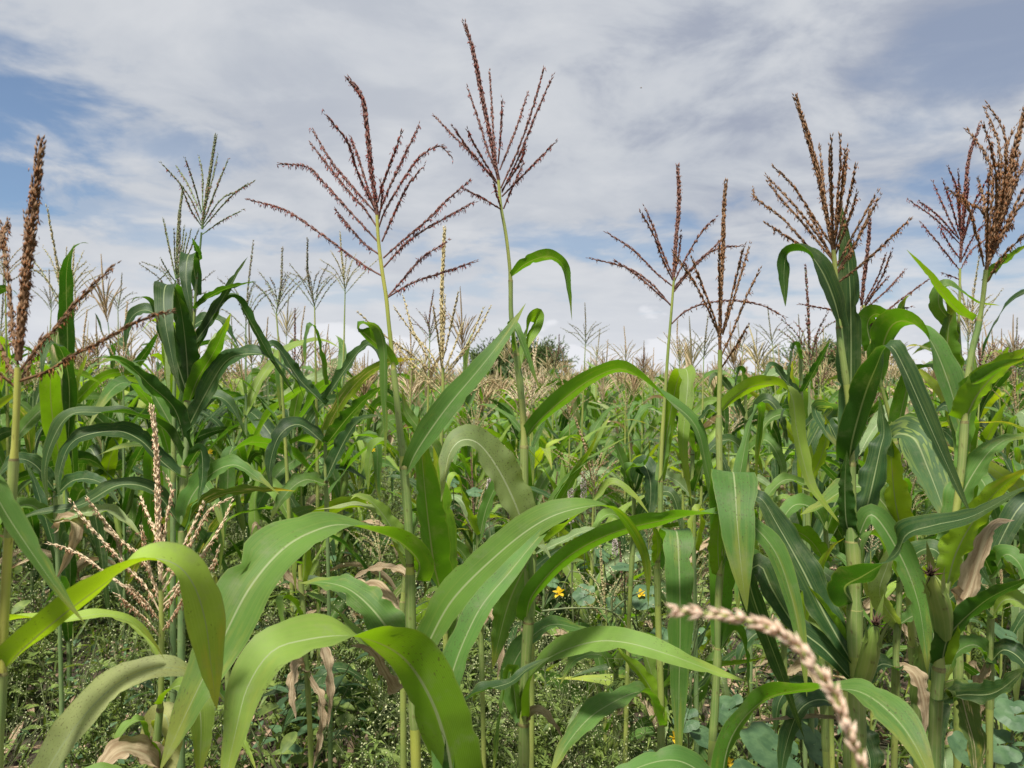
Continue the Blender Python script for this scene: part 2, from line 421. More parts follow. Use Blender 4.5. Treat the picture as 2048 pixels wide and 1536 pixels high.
def spindles(mb, pos, ax, side, ln, wd, mi=0, sides=4, bulge=.38):
    """many pointed seeds at once: pos base, ax direction, side any perpendicular"""
    pos = np.asarray(pos); k = len(pos)
    if not k: return
    ax = norm(ax); side = norm(side - (side * ax).sum(1, keepdims=True) * ax); s2 = np.cross(ax, side)
    ln = np.broadcast_to(ln, (k,))[:, None]; wd = np.broadcast_to(wd, (k,))[:, None]
    V = [pos]
    for a in np.arange(sides) * 2 * math.pi / sides:
        V.append(pos + ax * ln * bulge + (side * math.cos(a) + s2 * math.sin(a) * .75) * wd)
    V.append(pos + ax * ln)
    V = np.stack(V, 1).reshape(-1, 3); w = sides + 2
    f = []
    for j in range(sides):
        a, b = 1 + j, 1 + (j + 1) % sides
        f.append((0, b, a)); f.append((a, b, sides + 1))
    f = (np.array(f)[None] + (np.arange(k) * w)[:, None, None]).reshape(-1, 3)
    mb.add(V, f, None, mi)

STY = dict(red=('gl_purple', 'an_red'), brown=('gl_purple', 'an_brown'), rusty=('gl_rust', 'an_brown'), tan=('gl_tan', 'an_brown'), pink=('gl_pink', 'an_pink'),
           straw=('gl_straw', 'an_tan'), green=('gl_green', 'an_brown'), dkgreen=('gl_green', 'an_red'), dusk=('gl_grey', 'an_brown'))
def seed_branch(mb, pts, seed, spacing=.0050, ln=.0112, wd=.0016, rows=2, spread=.20, anth=.6, rach=.0011, bare=.07, al=.0085):
    rs = np.random.RandomState(seed)
    c, L = spline(pts, max(6, int(20)))
    tube(mb, c[:, :3], np.linspace(rach * 1.5, rach * .7, len(c)), 4, 2)
    n = max(4, int(L / spacing))
    t = np.linspace(bare, 1, n); s = np.linspace(0, 1, len(c))
    p = np.stack([np.interp(t, s, c[:, k]) for k in range(3)], 1)
    T = norm(np.stack([np.interp(t, s, np.gradient(c[:, k])) for k in range(3)], 1))
    ref = np.array([.3, .9, .2]); X = norm(np.cross(T, ref)); Y = np.cross(T, X)
    tip = 1 + .35 * np.clip((t - .88) / .12, 0, 1)
    size = (.75 + .3 * np.sin(np.clip(t, 0, 1) * math.pi))
    pos = []; ax = []; sd = []; lns = []
    for r in range(rows):
        ang = r * 2 * math.pi / rows + np.arange(n) * (math.pi / max(rows, 2) * .98 + .25) + rs.randn(n) * .35
        D = X * np.cos(ang)[:, None] + Y * np.sin(ang)[:, None]
        pos.append(p + D * rach * .9 + T * (rs.rand(n) * spacing * 1.6)[:, None])
        sp = (spread * tip * (.7 + .6 * rs.rand(n)))[:, None]
        ax.append(T + D * sp); sd.append(np.cross(T, D)); lns.append(ln * size * (.85 + .3 * rs.rand(n)))
    pos = np.concatenate(pos); ax = np.concatenate(ax); sd = np.concatenate(sd); lns = np.concatenate(lns)
    spindles(mb, pos, ax, sd, lns, wd * lns / ln, 0)
    kk = rs.rand(len(pos)) < anth * np.tile(np.where((t > .06) & (t < .9), 1, .15) * (.45 + .75 * (np.sin(t * 7 + seed) > -.3)), rows)
    if kk.any():
        q = pos[kk] + norm(ax[kk]) * lns[kk][:, None] * .75; m = len(q)
        dn = np.array([0, 0, -1.]) + rs.randn(m, 3) * .26 + norm(ax[kk]) * .15
        spindles(mb, q, dn, rs.randn(m, 3), al * (.7 + .6 * rs.rand(m)), .0009, 1, 3, .5)
        q2 = q + rs.randn(m, 3) * .0012
        spindles(mb, q2, dn + rs.randn(m, 3) * .25, rs.randn(m, 3), al * (.6 + .5 * rs.rand(m)), .0008, 1, 3, .5)

def as_local(pts, root):
    return np.asarray(pts, float)[:, :3] - np.array(root.location)

# ------------------------------------------------------------------ leaves and stalks placed from the photograph
SEED = [100]
def nseed():
    SEED[0] += 1; return SEED[0]
def dlist(d, n):
    d = (d, d) if isinstance(d, (int, float)) else d
    return np.interp(np.linspace(0, 1, n), np.linspace(0, 1, len(d)), d)
def hero_leaf(root, pts, d, w, a=(40, 40), mat='leaf', sgn=None, keel=.36, ripple=.075, freq=4, base=.5, peak=.33, n=54, m=8, curl=0., label=None, name='leaf', W=None):
    """pts: pixels from the stalk to the tip, d: depths, w: seen width in pixels, a: angle of the upper side (0 faces us, 90 edge-on, 180 turned away)"""
    dd = dlist(d, len(pts)); aa = dlist(a, len(pts))
    rows = np.array([[*P(x, y, e), al] for (x, y), e, al in zip(pts, dd, aa)])
    c, L = spline(rows, n)
    C = c[:, :3]; al = np.radians(c[:, 3])
    if sgn is None: sgn = 1 if np.mean([p[0] for p in pts[1:]]) > pts[0][0] else -1
    T = norm(np.gradient(C, axis=0))
    V = np.array([0, 0, CAM_H]) - C; V = norm(V - (V * T).sum(1, keepdims=True) * T)
    U = -sgn * np.cross(T, V)
    N = np.cos(al)[:, None] * V + np.sin(al)[:, None] * U
    if W is not None: N = norm(np.cross(np.tile(norm(W), (n, 1)), T)); al = al * 0
    # keep normals smooth
    for _ in range(3): N[1:-1] = norm(N[:-2] + 2 * N[1:-1] + N[2:])
    pk = int(np.interp(peak, [0, 1], [0, n - 1]))
    wt = .81 * w * np.interp(peak, np.linspace(0, 1, len(dd)), dd) / F / max(abs(math.cos(al[pk])), .75)
    mb = MB()
    ribbon(mb, as_local(C, root), N, wt, m, keel, ripple, freq, nseed(), 0, base, peak, curl)
    o = link(name, mb.mesh(name, [M[mat]]), root)
    if label: o['label'] = label
    return o
def ground_pts(pts, d):
    """pixels from the top of the stalk downwards, then on down to the soil"""
    dd = dlist(d, len(pts))
    q = [P(x, y, e) for (x, y), e in zip(pts, dd)]
    lean = (q[-1] - q[-2]); lean = lean / max(abs(lean[2]), .01); 
    z = q[-1][2]
    k = min(z * .5, .5)
    mid = q[-1] + np.array([np.clip(lean[0], -.2, .2) * k * .5, np.clip(lean[1], -.2, .2) * k * .5, -k])
    q.append(mid); q.append(np.array([mid[0], mid[1], -0.01]))
    return q
def hero_stalk(root, q, r0, r1, nodes, mat='stalk'):
    """q points top to ground; nodes: world heights of the joints"""
    c, L = spline(np.array(q), 110)
    z = c[:, 2]; zt = z[0]
    hn = sorted(nodes); ph_ = np.interp(z, [0] + hn + [max(zt, hn[-1] + .01)], np.arange(len(hn) + 2))
    c[:, 0] += .0022 * np.sin(ph_ * math.pi + .5) * np.clip((zt - z) * 4, 0, 1)
    rad = np.interp(z, [0, zt - .8, zt - .5, zt - .25, zt], [r1 * 1.0, r1 * .84, r1 * .66, r0 * 1.35, r0]) if zt > 1.2 else np.interp(z, [0, zt], [r1, (r0 + r1) / 2])
    hs_ = sorted(nodes)
    for h in hs_:              # the sheath swells up to its collar, the bare cane above is thinner
        d_ = z - h
        rad = rad * np.where(d_ < 0, 1 + .13 * np.exp(d_ / .09), 1 - .13 * np.exp(-d_ / .05))
    rad = rad * (1 + .03 * np.sin(z * 61) * np.sin(z * 23))
    mb = MB(); tube(mb, as_local(c, root), rad, 10, 0, 1.0)
    for h in hs_:              # the sheath wrapped round the cane below each blade
        sel = [i for i in range(len(c)) if h - .15 - .05 * math.sin(h * 40) < z[i] < h + .004]
        if len(sel) < 3: continue
        ms = MB(); cc = c[sel]; rr = rad[sel] * (1.10 + .05 * np.sin(z[sel] * 50 + h * 9)); rr[-1] = rad[sel[-1]] * .98
        tube(ms, as_local(cc, root), rr, 10, 0, 1.0); link('sheath', ms.mesh('sheath', [M['sheath']]), root)
    for h in nodes:            # collars where the blades leave the sheath
        i = int(np.argmin(abs(z - h))); i = min(max(i, 1), len(c) - 2)
        e_ = norm(c[i - 1] - c[i]); p0, p1 = c[i] + e_ * .004, c[i] - e_ * .005
        tube(mb, as_local(np.array([p0, c[i], p1]), root), np.array([.9, 1.13, 1.05]) * rad[i], 10, 1, 1.0)
    link('stalk', mb.mesh('stalk', [M[mat], M['collar']]), root)
def hero_tassel(root, d, style, spike, branches, spike_w=1.0, anth=.6, zoomed=(0, 0, 1), ln=.0115, seed=0):
    """spike and branches as pixels from tip to base; each branch is a mesh of its own"""
    ox, oy, k = zoomed
    rs = random.Random(seed * 31 + 5)
    cv = lambda pts: [(ox + x / k, oy + y / k) for x, y in pts][::-1]
    mats = [M[STY[style][0]], M[STY[style][1]], M[STY[style][0]] if style not in ('dkgreen', 'green') else M['stalk_green']]
    def pts3(pp, off):
        n = len(pp); return np.array([P(x, y, d + off * (i / (n - 1)) ** 1.3) for i, (x, y) in enumerate(pp)])
    mb = MB(); sp = pts3(cv(spike), rs.uniform(-.02, .02))
    seed_branch(mb, as_local(sp, root), nseed(), .0042, ln * .9, .0018, 5, .26 * spike_w, anth * .9, .0024 * spike_w, .02, al=.006)
    t = link('tassel', mb.mesh('tassel', mats), root)
    for b in branches:
        mb = MB()
        seed_branch(mb, as_local(pts3(cv(b), rs.uniform(-.10, .10)), root), nseed(), .0054, ln * .95, .0015, 2, .17, min(1, anth * 1.2))
        link('tassel_branch', mb.mesh('tassel_branch', mats), t)
    return t
def hero_plant(label, q):
    g = q[-1]
    return thing('maize_plant', label, 'maize plant', (float(g[0]), float(g[1]), 0.0), 'maize plants in the foreground')
def Zc(z, pts):
    return [(z[0] + x / z[2], z[1] + y / z[2]) for x, y in pts]
ZA, ZB, ZC, Z3, Z6, Z1 = (450, 20, 2.4386), (1100, 150, 2.56), (1450, 150, 2.56), (600, 550, 3.072), (1050, 650, 3.072), (0, 250, 2.926)
ZBL, ZBC, ZBM, ZBR = (0, 1050, 3.151), (500, 1000, 2.866), (1000, 1000, 2.866), (1450, 1000, 2.866)
Z7 = (1448, 600, 3.072); Z0 = (0, 750, 2.926)
def hz(y, d): return P(0, y, d)[2]

def ear(root, p0, p1, r, label=None):
    """a cob in its husk from p0 (foot) to p1 (tip), with dried silk"""
    p0 = np.array(p0); p1 = np.array(p1); rs = np.random.RandomState(nseed())
    mb = MB(); c, L = spline(np.array([p0, (p0 + p1) / 2 + np.array([.004, 0, 0]), p1]), 20)
    t = np.linspace(0, 1, 20); T = norm(p1 - p0); X = norm(np.cross(T, [0, 1, .1])); Y = np.cross(T, X); m = 26
    r = r * .82; rad = r * np.interp(t, [0, .1, .35, .65, .85, .95, 1], [.7, .88, 1, .97, .72, .45, .2])
    a = np.linspace(0, 2 * math.pi, m + 1); lay = 1 + .055 * ((a * 3.5 / math.pi + .6) % 1)      # overlapping husk edges
    lay[-1] = lay[0]
    V = c[:, None] + (np.cos(a)[None, :, None] * X + np.sin(a)[None, :, None] * Y) * (rad[:, None] * lay[None])[..., None]
    i_, j_ = np.meshgrid(np.arange(19), np.arange(m), indexing='ij'); i_ = i_.ravel(); j_ = j_.ravel(); w = m + 1
    UV = np.stack(np.broadcast_arrays(np.linspace(0, 1, m + 1)[None], (t * L)[:, None]), -1)
    mb.add(as_local(V.reshape(-1, 3), root), np.stack([i_ * w + j_, i_ * w + j_ + 1, (i_ + 1) * w + j_ + 1, (i_ + 1) * w + j_], 1), UV.reshape(-1, 2))
    for k in range(3):          # loose husk tips
        s = norm(X * math.cos(k * 2.1) + Y * math.sin(k * 2.1)); tt = np.linspace(0, 1, 8)
        C = c[14] + s * rad[14] * .9 + T * (tt[:, None] * L * (.34 + .14 * k)) + s * (tt[:, None] ** 2 * .010)
        ribbon(mb, as_local(C, root), np.tile(s, (8, 1)), r * .9, 4, .0, .03, 2, nseed(), 0, .9, .15)
    e = link('ear', mb.mesh('ear', [M['husk']]), root)
    mb = MB(); n = 40; D = norm(T * .8 + rs.randn(n, 3) * .28 - np.array([0, 0, .2]))
    spindles(mb, as_local(np.tile(p1, (n, 1)), root), D, rs.randn(n, 3), .010 + .018 * rs.rand(n), .0016, 0, 3, .4)
    link('silk', mb.mesh('silk', [M['silk']]), e)
    return e
# ================================================================== the setting
def struct(name, me):
    o = link(name, me); o['kind'] = 'structure'; return o
def hgt(x, y):
    return .03 * (mnoise.noise(Vector((x * 1.3, y * 1.3, 0))) + .5 * mnoise.noise(Vector((x * 4, y * 4, 3)))) if abs(x) < 15 and y < 25 else 0.0
def soil_mat():
    s = NT('soil')
    tc = s.n('ShaderNodeTexCoord').outputs['Object']
    a = s.noise(tc, 1.4, 6, .6); b = s.noise(tc, 26, 6, .7)
    c = s.mix(s.mr(b, .3, .7), (.024, .015, .010), (.080, .054, .034))
    far = s.n('ShaderNodeSeparateXYZ'); s.l(tc, far.inputs[0])
    g = s.mix(s.mr(a, .4, .6), (.035, .055, .018), (.06, .085, .03))
    c = s.mix(s.mr(a, .42, .62, 0, .55), c, g)
    c = s.mix(s.mr(far.outputs[1], 14, 30), c, s.mix(s.mr(a, .3, .7), (.05, .075, .025), (.11, .12, .05)))
    p = s.n('ShaderNodeBsdfPrincipled'); s.put(p.inputs['Base Color'], c); p.inputs['Roughness'].default_value = .95
    bm = s.n('ShaderNodeBump'); bm.inputs['Strength'].default_value = .9; bm.inputs['Distance'].default_value = .02
    s.l(b, bm.inputs['Height']); s.l(bm.outputs[0], p.inputs['Normal']); s.l(p.outputs[0], s.out.inputs[0])
    return s.m
M['soil'] = soil_mat()
def make_ground():
    xs = np.concatenate((-np.geomspace(900, 16, 18), np.linspace(-15, 15, 121), np.geomspace(16, 900, 18)))
    ys = np.concatenate((-np.geomspace(60, 3.5, 8), np.linspace(-3, 25, 113), np.geomspace(27, 1500, 20)))
    X, Y = np.meshgrid(xs, ys, indexing='ij')
    Z = np.vectorize(hgt)(X, Y)
    i, j = np.meshgrid(np.arange(len(xs) - 1), np.arange(len(ys) - 1), indexing='ij'); i = i.ravel(); j = j.ravel(); w = len(ys)
    mb = MB(); mb.add(np.stack([X, Y, Z], -1).reshape(-1, 3), np.stack([i * w + j, (i + 1) * w + j, (i + 1) * w + j + 1, i * w + j + 1], 1))
    struct('ground', mb.mesh('ground', [M['soil']]))
make_ground()
M['hill'] = simple('far_hill', (.10, .14, .13), (.13, .17, .16), .02)
def make_hills():
    mb = MB(); n = 90
    xs = np.linspace(-900, 900, n)
    h = np.array([4 + 7 * abs(mnoise.noise(Vector((x * .004, 1.7, 0)))) + 2 * mnoise.noise(Vector((x * .02, 4, 0))) for x in xs])
    rows = []
    for k, (dy, f) in enumerate(((0, 0), (60, .7), (140, 1), (300, .6), (480, 0))):
        rows.append(np.stack([xs, np.full(n, 900. + dy) , h * f + (-.5 if f == 0 else 0)], -1))
    V = np.stack(rows, 0); i, j = np.meshgrid(np.arange(4), np.arange(n - 1), indexing='ij'); i = i.ravel(); j = j.ravel()
    mb.add(V.reshape(-1, 3), np.stack([i * n + j, i * n + j + 1, (i + 1) * n + j + 1, (i + 1) * n + j], 1))
    struct('hills', mb.mesh('hills', [M['hill']]))
make_hills()

M['thorn'] = simple('thorn_tree_foliage', (.075, .12, .035), (.16, .22, .07), 3, rough=.7, trans=.3)
M['bark'] = simple('bark', (.05, .045, .035), (.10, .09, .065), 20, rough=.9)
def thorn_tree(label, x, y, w, h, seed, h0=.8):
    """a low spreading tree of many thin twigs with narrow leaf tufts"""
    rs = np.random.RandomState(seed)
    r = thing('thorn_tree', label, 'tree', (x, y, 0), 'thorn trees beyond the field')
    mb = MB()
    tube(mb, [(0, 0, -.05), (.05, 0, h * .25), (0, .05, h * .45)], [.16, .12, .09], 8)
    tips = []
    for k in range(16):
        a = rs.rand() * 6.28; e = R(18 + 62 * rs.rand()); l = 1.0
        d = np.array([math.cos(a) * math.cos(e) * w / 2, math.sin(a) * math.cos(e) * w / 2, math.sin(e) * h * .55])
        p0 = np.array([0, 0, h * (.25 + .18 * rs.rand())]); p1 = p0 + d * .5 + rs.randn(3) * .08; p2 = p0 + d * .92
        tube(mb, [p0, p1, p2], [.06, .035, .012], 5); tips.append((p0, p1, p2))
    link('trunk', mb.mesh('trunk', [M['bark']]), r)
    mb = MB()
    nb = 1150; P0 = []; DD = []
    for k in range(nb):
        p0, p1, p2 = tips[rs.randint(16)]; t = .35 + .65 * rs.rand()
        b = (p0 * (1 - t) ** 2 + 2 * t * (1 - t) * p1 + t * t * p2) + rs.randn(3) * np.array([.42, .42, .22]) * w / 5
        out = b - np.array([0, 0, h * .35]); d = norm(out) + rs.randn(3) * .45 + np.array([0, 0, .35])
        P0.append(b); DD.append(norm(d))
    P0 = np.array(P0); DD = np.array(DD)
    L = .35 + .55 * rs.rand(nb)
    spindles(mb, P0, DD, rs.randn(nb, 3), L, .010, 0, 3, .3)
    m = 14
    q = (P0[:, None] + DD[:, None] * (L[:, None] * np.linspace(.1, 1, m)[None])[..., None]).reshape(-1, 3)
    d2 = norm(np.repeat(DD, m, 0) * .8 + rs.randn(nb * m, 3) * .55)
    spindles(mb, q, d2, rs.randn(nb * m, 3), .13 + .12 * rs.rand(nb * m), .026, 0, 3, .5)
    o = link('crown', mb.mesh('crown', [M['thorn']], smooth=False), r); o['kind'] = 'stuff'

# ================================================================== foreground maize, one plant after the other
def begin(label, spts, d, r0, r1, nodes_y, mat='stalk'):
    q = ground_pts(spts, d); root = hero_plant(label, q)
    d0 = d if isinstance(d, (int, float)) else float(np.mean(d))
    hero_stalk(root, q, r0, r1, [hz(y, d0) for y in nodes_y], mat)
    return root

# --- the tall plant left of the middle with the wide rust-red tassel
r = begin('tall maize plant left of centre with wide rust-red tassel on a yellow stalk',
          [(754, 430), (757, 483), (764, 545), (771, 594), (776, 650), (785, 730), (795, 800), (806, 900), (812, 1000), (818, 1120), (822, 1200), (826, 1330), (832, 1536)], 1.35, .0030, .0105, [732, 925, 1138, 1345], 'stalk_yellow')
hero_tassel(r, 1.35, 'red', [(610, 345), (670, 430), (690, 560), (710, 750), (730, 900), (742, 1000)], [
    [(120, 925), (300, 980), (480, 1100), (600, 1190), (700, 1260), (772, 1300)], [(540, 975), (600, 1050), (680, 1140), (748, 1190)],
    [(270, 750), (400, 765), (480, 840), (580, 950), (680, 1060), (745, 1130)], [(425, 660), (520, 780), (600, 880), (680, 970), (742, 1060)],
    [(430, 590), (520, 740), (620, 860), (735, 990)], [(500, 520), (600, 650), (650, 800), (730, 970)], [(615, 625), (650, 720), (690, 850), (738, 990)],
    [(860, 600), (810, 740), (770, 850), (745, 940)], [(940, 575), (870, 720), (800, 870), (748, 1000)], [(1095, 705), (1050, 665), (1000, 680), (930, 740), (850, 860), (780, 980), (750, 1060)],
    [(960, 770), (890, 860), (840, 960), (765, 1130)], [(1185, 840), (1080, 930), (980, 1030), (850, 1140), (772, 1210)], [(1200, 945), (1100, 1000), (960, 1080), (870, 1150), (774, 1255)],
    [(1210, 1230), (1080, 1275), (940, 1320), (870, 1355), (788, 1405)], [(1080, 1130), (960, 1210), (880, 1300), (788, 1405)], [(760, 850), (765, 920), (750, 1020)]], zoomed=ZA, anth=.85, seed=1)
hero_leaf(r, [(824, 1345), (850, 1300), (905, 1200), (1000, 1105), (1080, 1045), (1150, 1018), (1215, 1014), (1260, 1055), (1290, 1120), (1297, 1215)], (1.35, 1.3, 1.35), 84, (40, 30, 35, 120, 150), 'leaf', freq=2, peak=.28, base=.55, ripple=.04)
hero_leaf(r, [(832, 1160), (838, 1125), (800, 1085), (745, 1062), (690, 1050), (640, 1058), (570, 1095), (500, 1175), (440, 1290), (385, 1400), (318, 1545)], (1.35, 1.3, 1.12, .98), 118, (140, 105, 60, 25, 25), 'leaf', freq=2, peak=.52, base=.4, ripple=.04, n=52)
hero_leaf(r, [(822, 1352), (795, 1290), (750, 1225), (700, 1180), (650, 1165), (598, 1166)], (1.35, 1.42, 1.5), 92, (30, 35, 60), 'leaf', peak=.25, base=.6)
hero_leaf(r, [(814, 945), (835, 900), (890, 820), (965, 730), (1015, 665), (1052, 606)], (1.35, 1.3, 1.36), 60, (35, 20, 30), 'leaf', peak=.3, base=.45, ripple=.02, freq=1.5)
hero_leaf(r, [(786, 735), (772, 708), (735, 672), (716, 655), (728, 646), (755, 655), (768, 700), (770, 800), (772, 860), (770, 928)], (1.35, 1.3, 1.3), 34, (140, 130, 60, 50, 50), 'leaf', sgn=-1, peak=.2, base=.6, ripple=.02, n=56)
hero_leaf(r, [(808, 935), (790, 905), (765, 888), (746, 895), (738, 930), (736, 985)], (1.35, 1.4, 1.42), 32, (120, 60, 40), 'leaf_fresh', base=.5)

hero_leaf(r, [(820, 1180), (808, 1150), (780, 1136), (745, 1138), (718, 1150), (698, 1168)], (1.4, 1.5, 1.55), 26, (60, 50), 'leaf_dry', ripple=.12)
hero_leaf(r, [(822, 1362), (790, 1240), (760, 1190), (735, 1180), (745, 1230), (800, 1300)], (1.4, 1.55, 1.6), 44, (50, 40, 30), 'leaf_dry', sgn=-1, ripple=.12)
hero_leaf(r, [(826, 1360), (790, 1380), (765, 1340), (740, 1300), (700, 1290)], (1.4, 1.5), 34, (60, 40), 'leaf_dry', ripple=.15)

# --- plant rooted in front of it, below the frame, with the broad arching leaves
r = begin('stout maize plant at bottom centre whose broad pale-green leaves arch to both sides',
          [(912, 1575), (914, 1600), (916, 1640), (918, 1700)], 1.12, .009, .013, [1600, 1660])
hero_leaf(r, [(912, 1600), (892, 1490), (862, 1400), (815, 1325), (760, 1288), (690, 1272), (610, 1280), (545, 1302), (497, 1370), (472, 1460), (440, 1610)], (1.12, 1.10, 1.0, .92), 128, (150, 145, 115, 45, 30, 30), 'leaf_fresh', freq=1.6, peak=.42, base=.95, ripple=.03, n=52)
hero_leaf(r, [(900, 1600), (893, 1400), (950, 1235), (1023, 1140), (1090, 1060), (1135, 1022)], (1.12, 1.2, 1.35), 66, (45, 25, 45), 'leaf', peak=.3, base=.75, ripple=.02)
hero_leaf(r, [(910, 1560), (905, 1430), (960, 1385), (1020, 1365), (1060, 1335), (1110, 1310)], (1.12, 1.15, 1.2), 50, (130, 60, 50), 'leaf_dark', base=.8, ripple=.09)

# --- tall plant in the middle with the narrow dark tassel reaching highest
r = begin('tallest maize plant near the centre, its dark upright tassel rising highest into the clouds',
          [(997, 360), (1001, 410), (1011, 470), (1020, 555), (1024, 627), (1032, 700), (1040, 780), (1047, 880), (1050, 1000), (1056, 1100), (1056, 1240), (1050, 1400), (1048, 1536)], 1.5, .0030, .0105, [555, 700, 885, 1095, 1243, 1440], 'stalk')
hero_tassel(r, 1.5, 'red', [(1170, 70), (1210, 200), (1250, 400), (1290, 600), (1320, 760), (1335, 830)], [
    [(1185, 385), (1240, 550), (1280, 680), (1322, 790)], [(1290, 300), (1300, 450), (1310, 620), (1325, 760)], [(1350, 445), (1345, 600), (1332, 750)],
    [(1475, 410), (1430, 550), (1380, 680), (1340, 780)], [(1552, 295), (1500, 480), (1430, 680), (1345, 870)], [(1595, 330), (1520, 500), (1440, 700), (1350, 890)],
    [(1022, 518), (1120, 620), (1220, 720), (1330, 850)], [(1120, 580), (1190, 680), (1325, 840)], [(1185, 590), (1230, 680), (1320, 830)],
    [(1600, 655), (1500, 760), (1430, 830), (1350, 910)], [(1465, 670), (1430, 760), (1350, 880)], [(1450, 760), (1400, 870), (1358, 970)], [(1170, 875), (1260, 920), (1350, 975)], [(1310, 830), (1325, 900), (1345, 960)]], zoomed=ZA, anth=.45, seed=2)
hero_leaf(r, [(1021, 556), (1045, 532), (1075, 517), (1105, 514), (1128, 535), (1138, 590), (1144, 642)], (1.5, 1.45, 1.45), 32, (140, 130, 110), 'leaf', peak=.3, base=.35, ripple=.02)
hero_leaf(r, [(1033, 705), (1028, 668), (1022, 655), (1032, 658), (1050, 700), (1066, 745), (1082, 785)], (1.5, 1.42, 1.4), 26, (130, 60, 45), 'leaf', sgn=1, base=.4, ripple=.02)
hero_leaf(r, [(1040, 740), (1050, 690), (1060, 645), (1072, 632), (1072, 650), (1058, 680), (1048, 712)], (1.5, 1.55, 1.5), 36, (40, 130, 150), 'leaf_fresh', sgn=1, peak=.45, ripple=.02)
hero_leaf(r, [(1047, 884), (1075, 845), (1125, 800), (1180, 760), (1235, 738), (1275, 752), (1330, 795), (1390, 850), (1412, 930), (1428, 1010), (1440, 1100), (1448, 1185)], (1.5, 1.45, 1.4, 1.45), 46, (145, 135, 120, 60, 45, 50), 'leaf', peak=.22, base=.6, n=60, ripple=.03)
hero_leaf(r, [(1058, 1095), (1035, 1020), (1000, 945), (960, 890), (925, 880), (900, 905), (890, 950), (882, 1005)], (1.5, 1.40, 1.34), 84, (50, 38, 45, 60), 'leaf_pale', peak=.32, base=.6, ripple=.05)
hero_leaf(r, [(1052, 1245), (1065, 1190), (1130, 1118), (1220, 1068), (1320, 1042), (1410, 1028), (1480, 1035), (1545, 1095), (1582, 1190), (1603, 1290), (1614, 1395)], (1.5, 1.38, 1.3, 1.25), 52, (148, 140, 125, 50, 30, 30), 'leaf', peak=.6, base=.8, n=60, ripple=.02)
hero_leaf(r, [(1060, 1440), (1062, 1360), (1100, 1315), (1180, 1285), (1250, 1285), (1340, 1310), (1420, 1340), (1498, 1364)], (1.5, 1.4, 1.3, 1.3), 62, (130, 45, 35, 40), 'leaf_fresh', peak=.45, base=.5, ripple=.035)
hero_leaf(r, [(1046, 1440), (1020, 1360), (1050, 1290), (1100, 1250), (1160, 1258), (1215, 1275)], (1.5, 1.55, 1.65), 50, (40, 50, 60), 'leaf', sgn=1, ripple=.06)
hero_leaf(r, [(1056, 1120), (1020, 1200), (1000, 1270), (985, 1340)], (1.5, 1.56, 1.6), 64, (25, 30), 'leaf', base=.8, sgn=-1)
hero_leaf(r, [(1045, 1445), (1075, 1420), (1105, 1445), (1128, 1480)], (1.5, 1.47), 22, (40, 50), 'leaf_dry', ripple=.1)
hero_leaf(r, [(1035, 1440), (1020, 1340), (1000, 1440), (985, 1560)], (1.5, 1.42), 34, (140, 40), 'leaf', sgn=-1)

# --- plant behind with the straw tassel
r = begin('slim maize plant with a thick straw-coloured tassel just right of the rust-red one',
          [(886, 735), (886, 800), (884, 880), (883, 945), (881, 1060), (890, 1200), (894, 1320), (898, 1480)], 1.95, .004, .0095, [945, 1190, 1330], 'stalk')
hero_tassel(r, 1.95, 'straw', [(888, -280), (880, -100), (872, 100), (870, 300), (870, 480), (873, 600)], [
    [(640, 150), (700, 350), (800, 480), (868, 600)], [(590, 215), (720, 400), (868, 640)], [(970, 120), (930, 300), (878, 520)], [(890, 150), (885, 350), (876, 520)],
    [(1165, 205), (1060, 400), (882, 640)], [(1120, 220), (1030, 420), (880, 620)], [(370, 240), (480, 340), (600, 430), (700, 500), (860, 640)], [(750, 540), (800, 680), (835, 790)],
    [(1225, 645), (1150, 660), (1050, 720), (882, 780)], [(820, 200), (850, 400), (868, 560)], [(570, 420), (690, 540), (860, 700)], [(1000, 300), (940, 460), (880, 600)], [(620, 500), (740, 620), (862, 730)]], zoomed=Z3, anth=.35, seed=3, ln=.0135)
hero_leaf(r, [(884, 945), (868, 900), (840, 860), (812, 820), (803, 775)], (1.95, 1.9), 36, (30, 40), 'leaf', base=.6)
hero_leaf(r, [(884, 1195), (868, 1130), (856, 1040), (846, 940), (838, 832)], (1.7, 1.45), 76, (150, 140), 'leaf', base=.75, peak=.42, ripple=.02, keel=.6, sgn=-1)
hero_leaf(r, [(892, 1200), (890, 1120), (884, 1020), (876, 950), (866, 890)], (1.95, 1.6), 56, (30, 35), 'leaf', base=.6, keel=.4, ripple=.02)
hero_leaf(r, [(893, 1330), (915, 1240), (940, 1170), (990, 1100), (1040, 1060)], (1.95, 2.0), 40, (40, 30), 'leaf')

# --- leftmost plant, closest on that side
r = begin('maize plant at the left edge with a very thick brown tassel spike',
          [(36, 735), (34, 790), (30, 860), (27, 920), (22, 1020), (18, 1100), (12, 1250), (6, 1350), (2, 1440), (-4, 1560)], .84, .0036, .0066, [918, 1345], 'stalk_yellow')
hero_tassel(r, .84, 'rusty', [(240, 115), (225, 220), (205, 400), (180, 640), (150, 900), (125, 1150), (108, 1380)], [
    [(655, 835), (560, 920), (430, 1060), (330, 1180), (230, 1290), (115, 1440)], [(985, 1095), (880, 1120), (740, 1180), (570, 1280), (420, 1350), (280, 1440), (112, 1500)],
    [(10, 595), (35, 780), (60, 1050), (80, 1250), (105, 1400)], [(45, 565), (-20, 760)], [(-60, 1150), (0, 1290), (50, 1400), (100, 1500)], [(150, 545), (155, 750), (145, 1050), (110, 1370)],
    [(-140, 1240), (-30, 1420), (95, 1540)], [(240, 1250), (180, 1380), (115, 1500)]], zoomed=Z1, anth=.9, seed=4, ln=.012, spike_w=1.25)
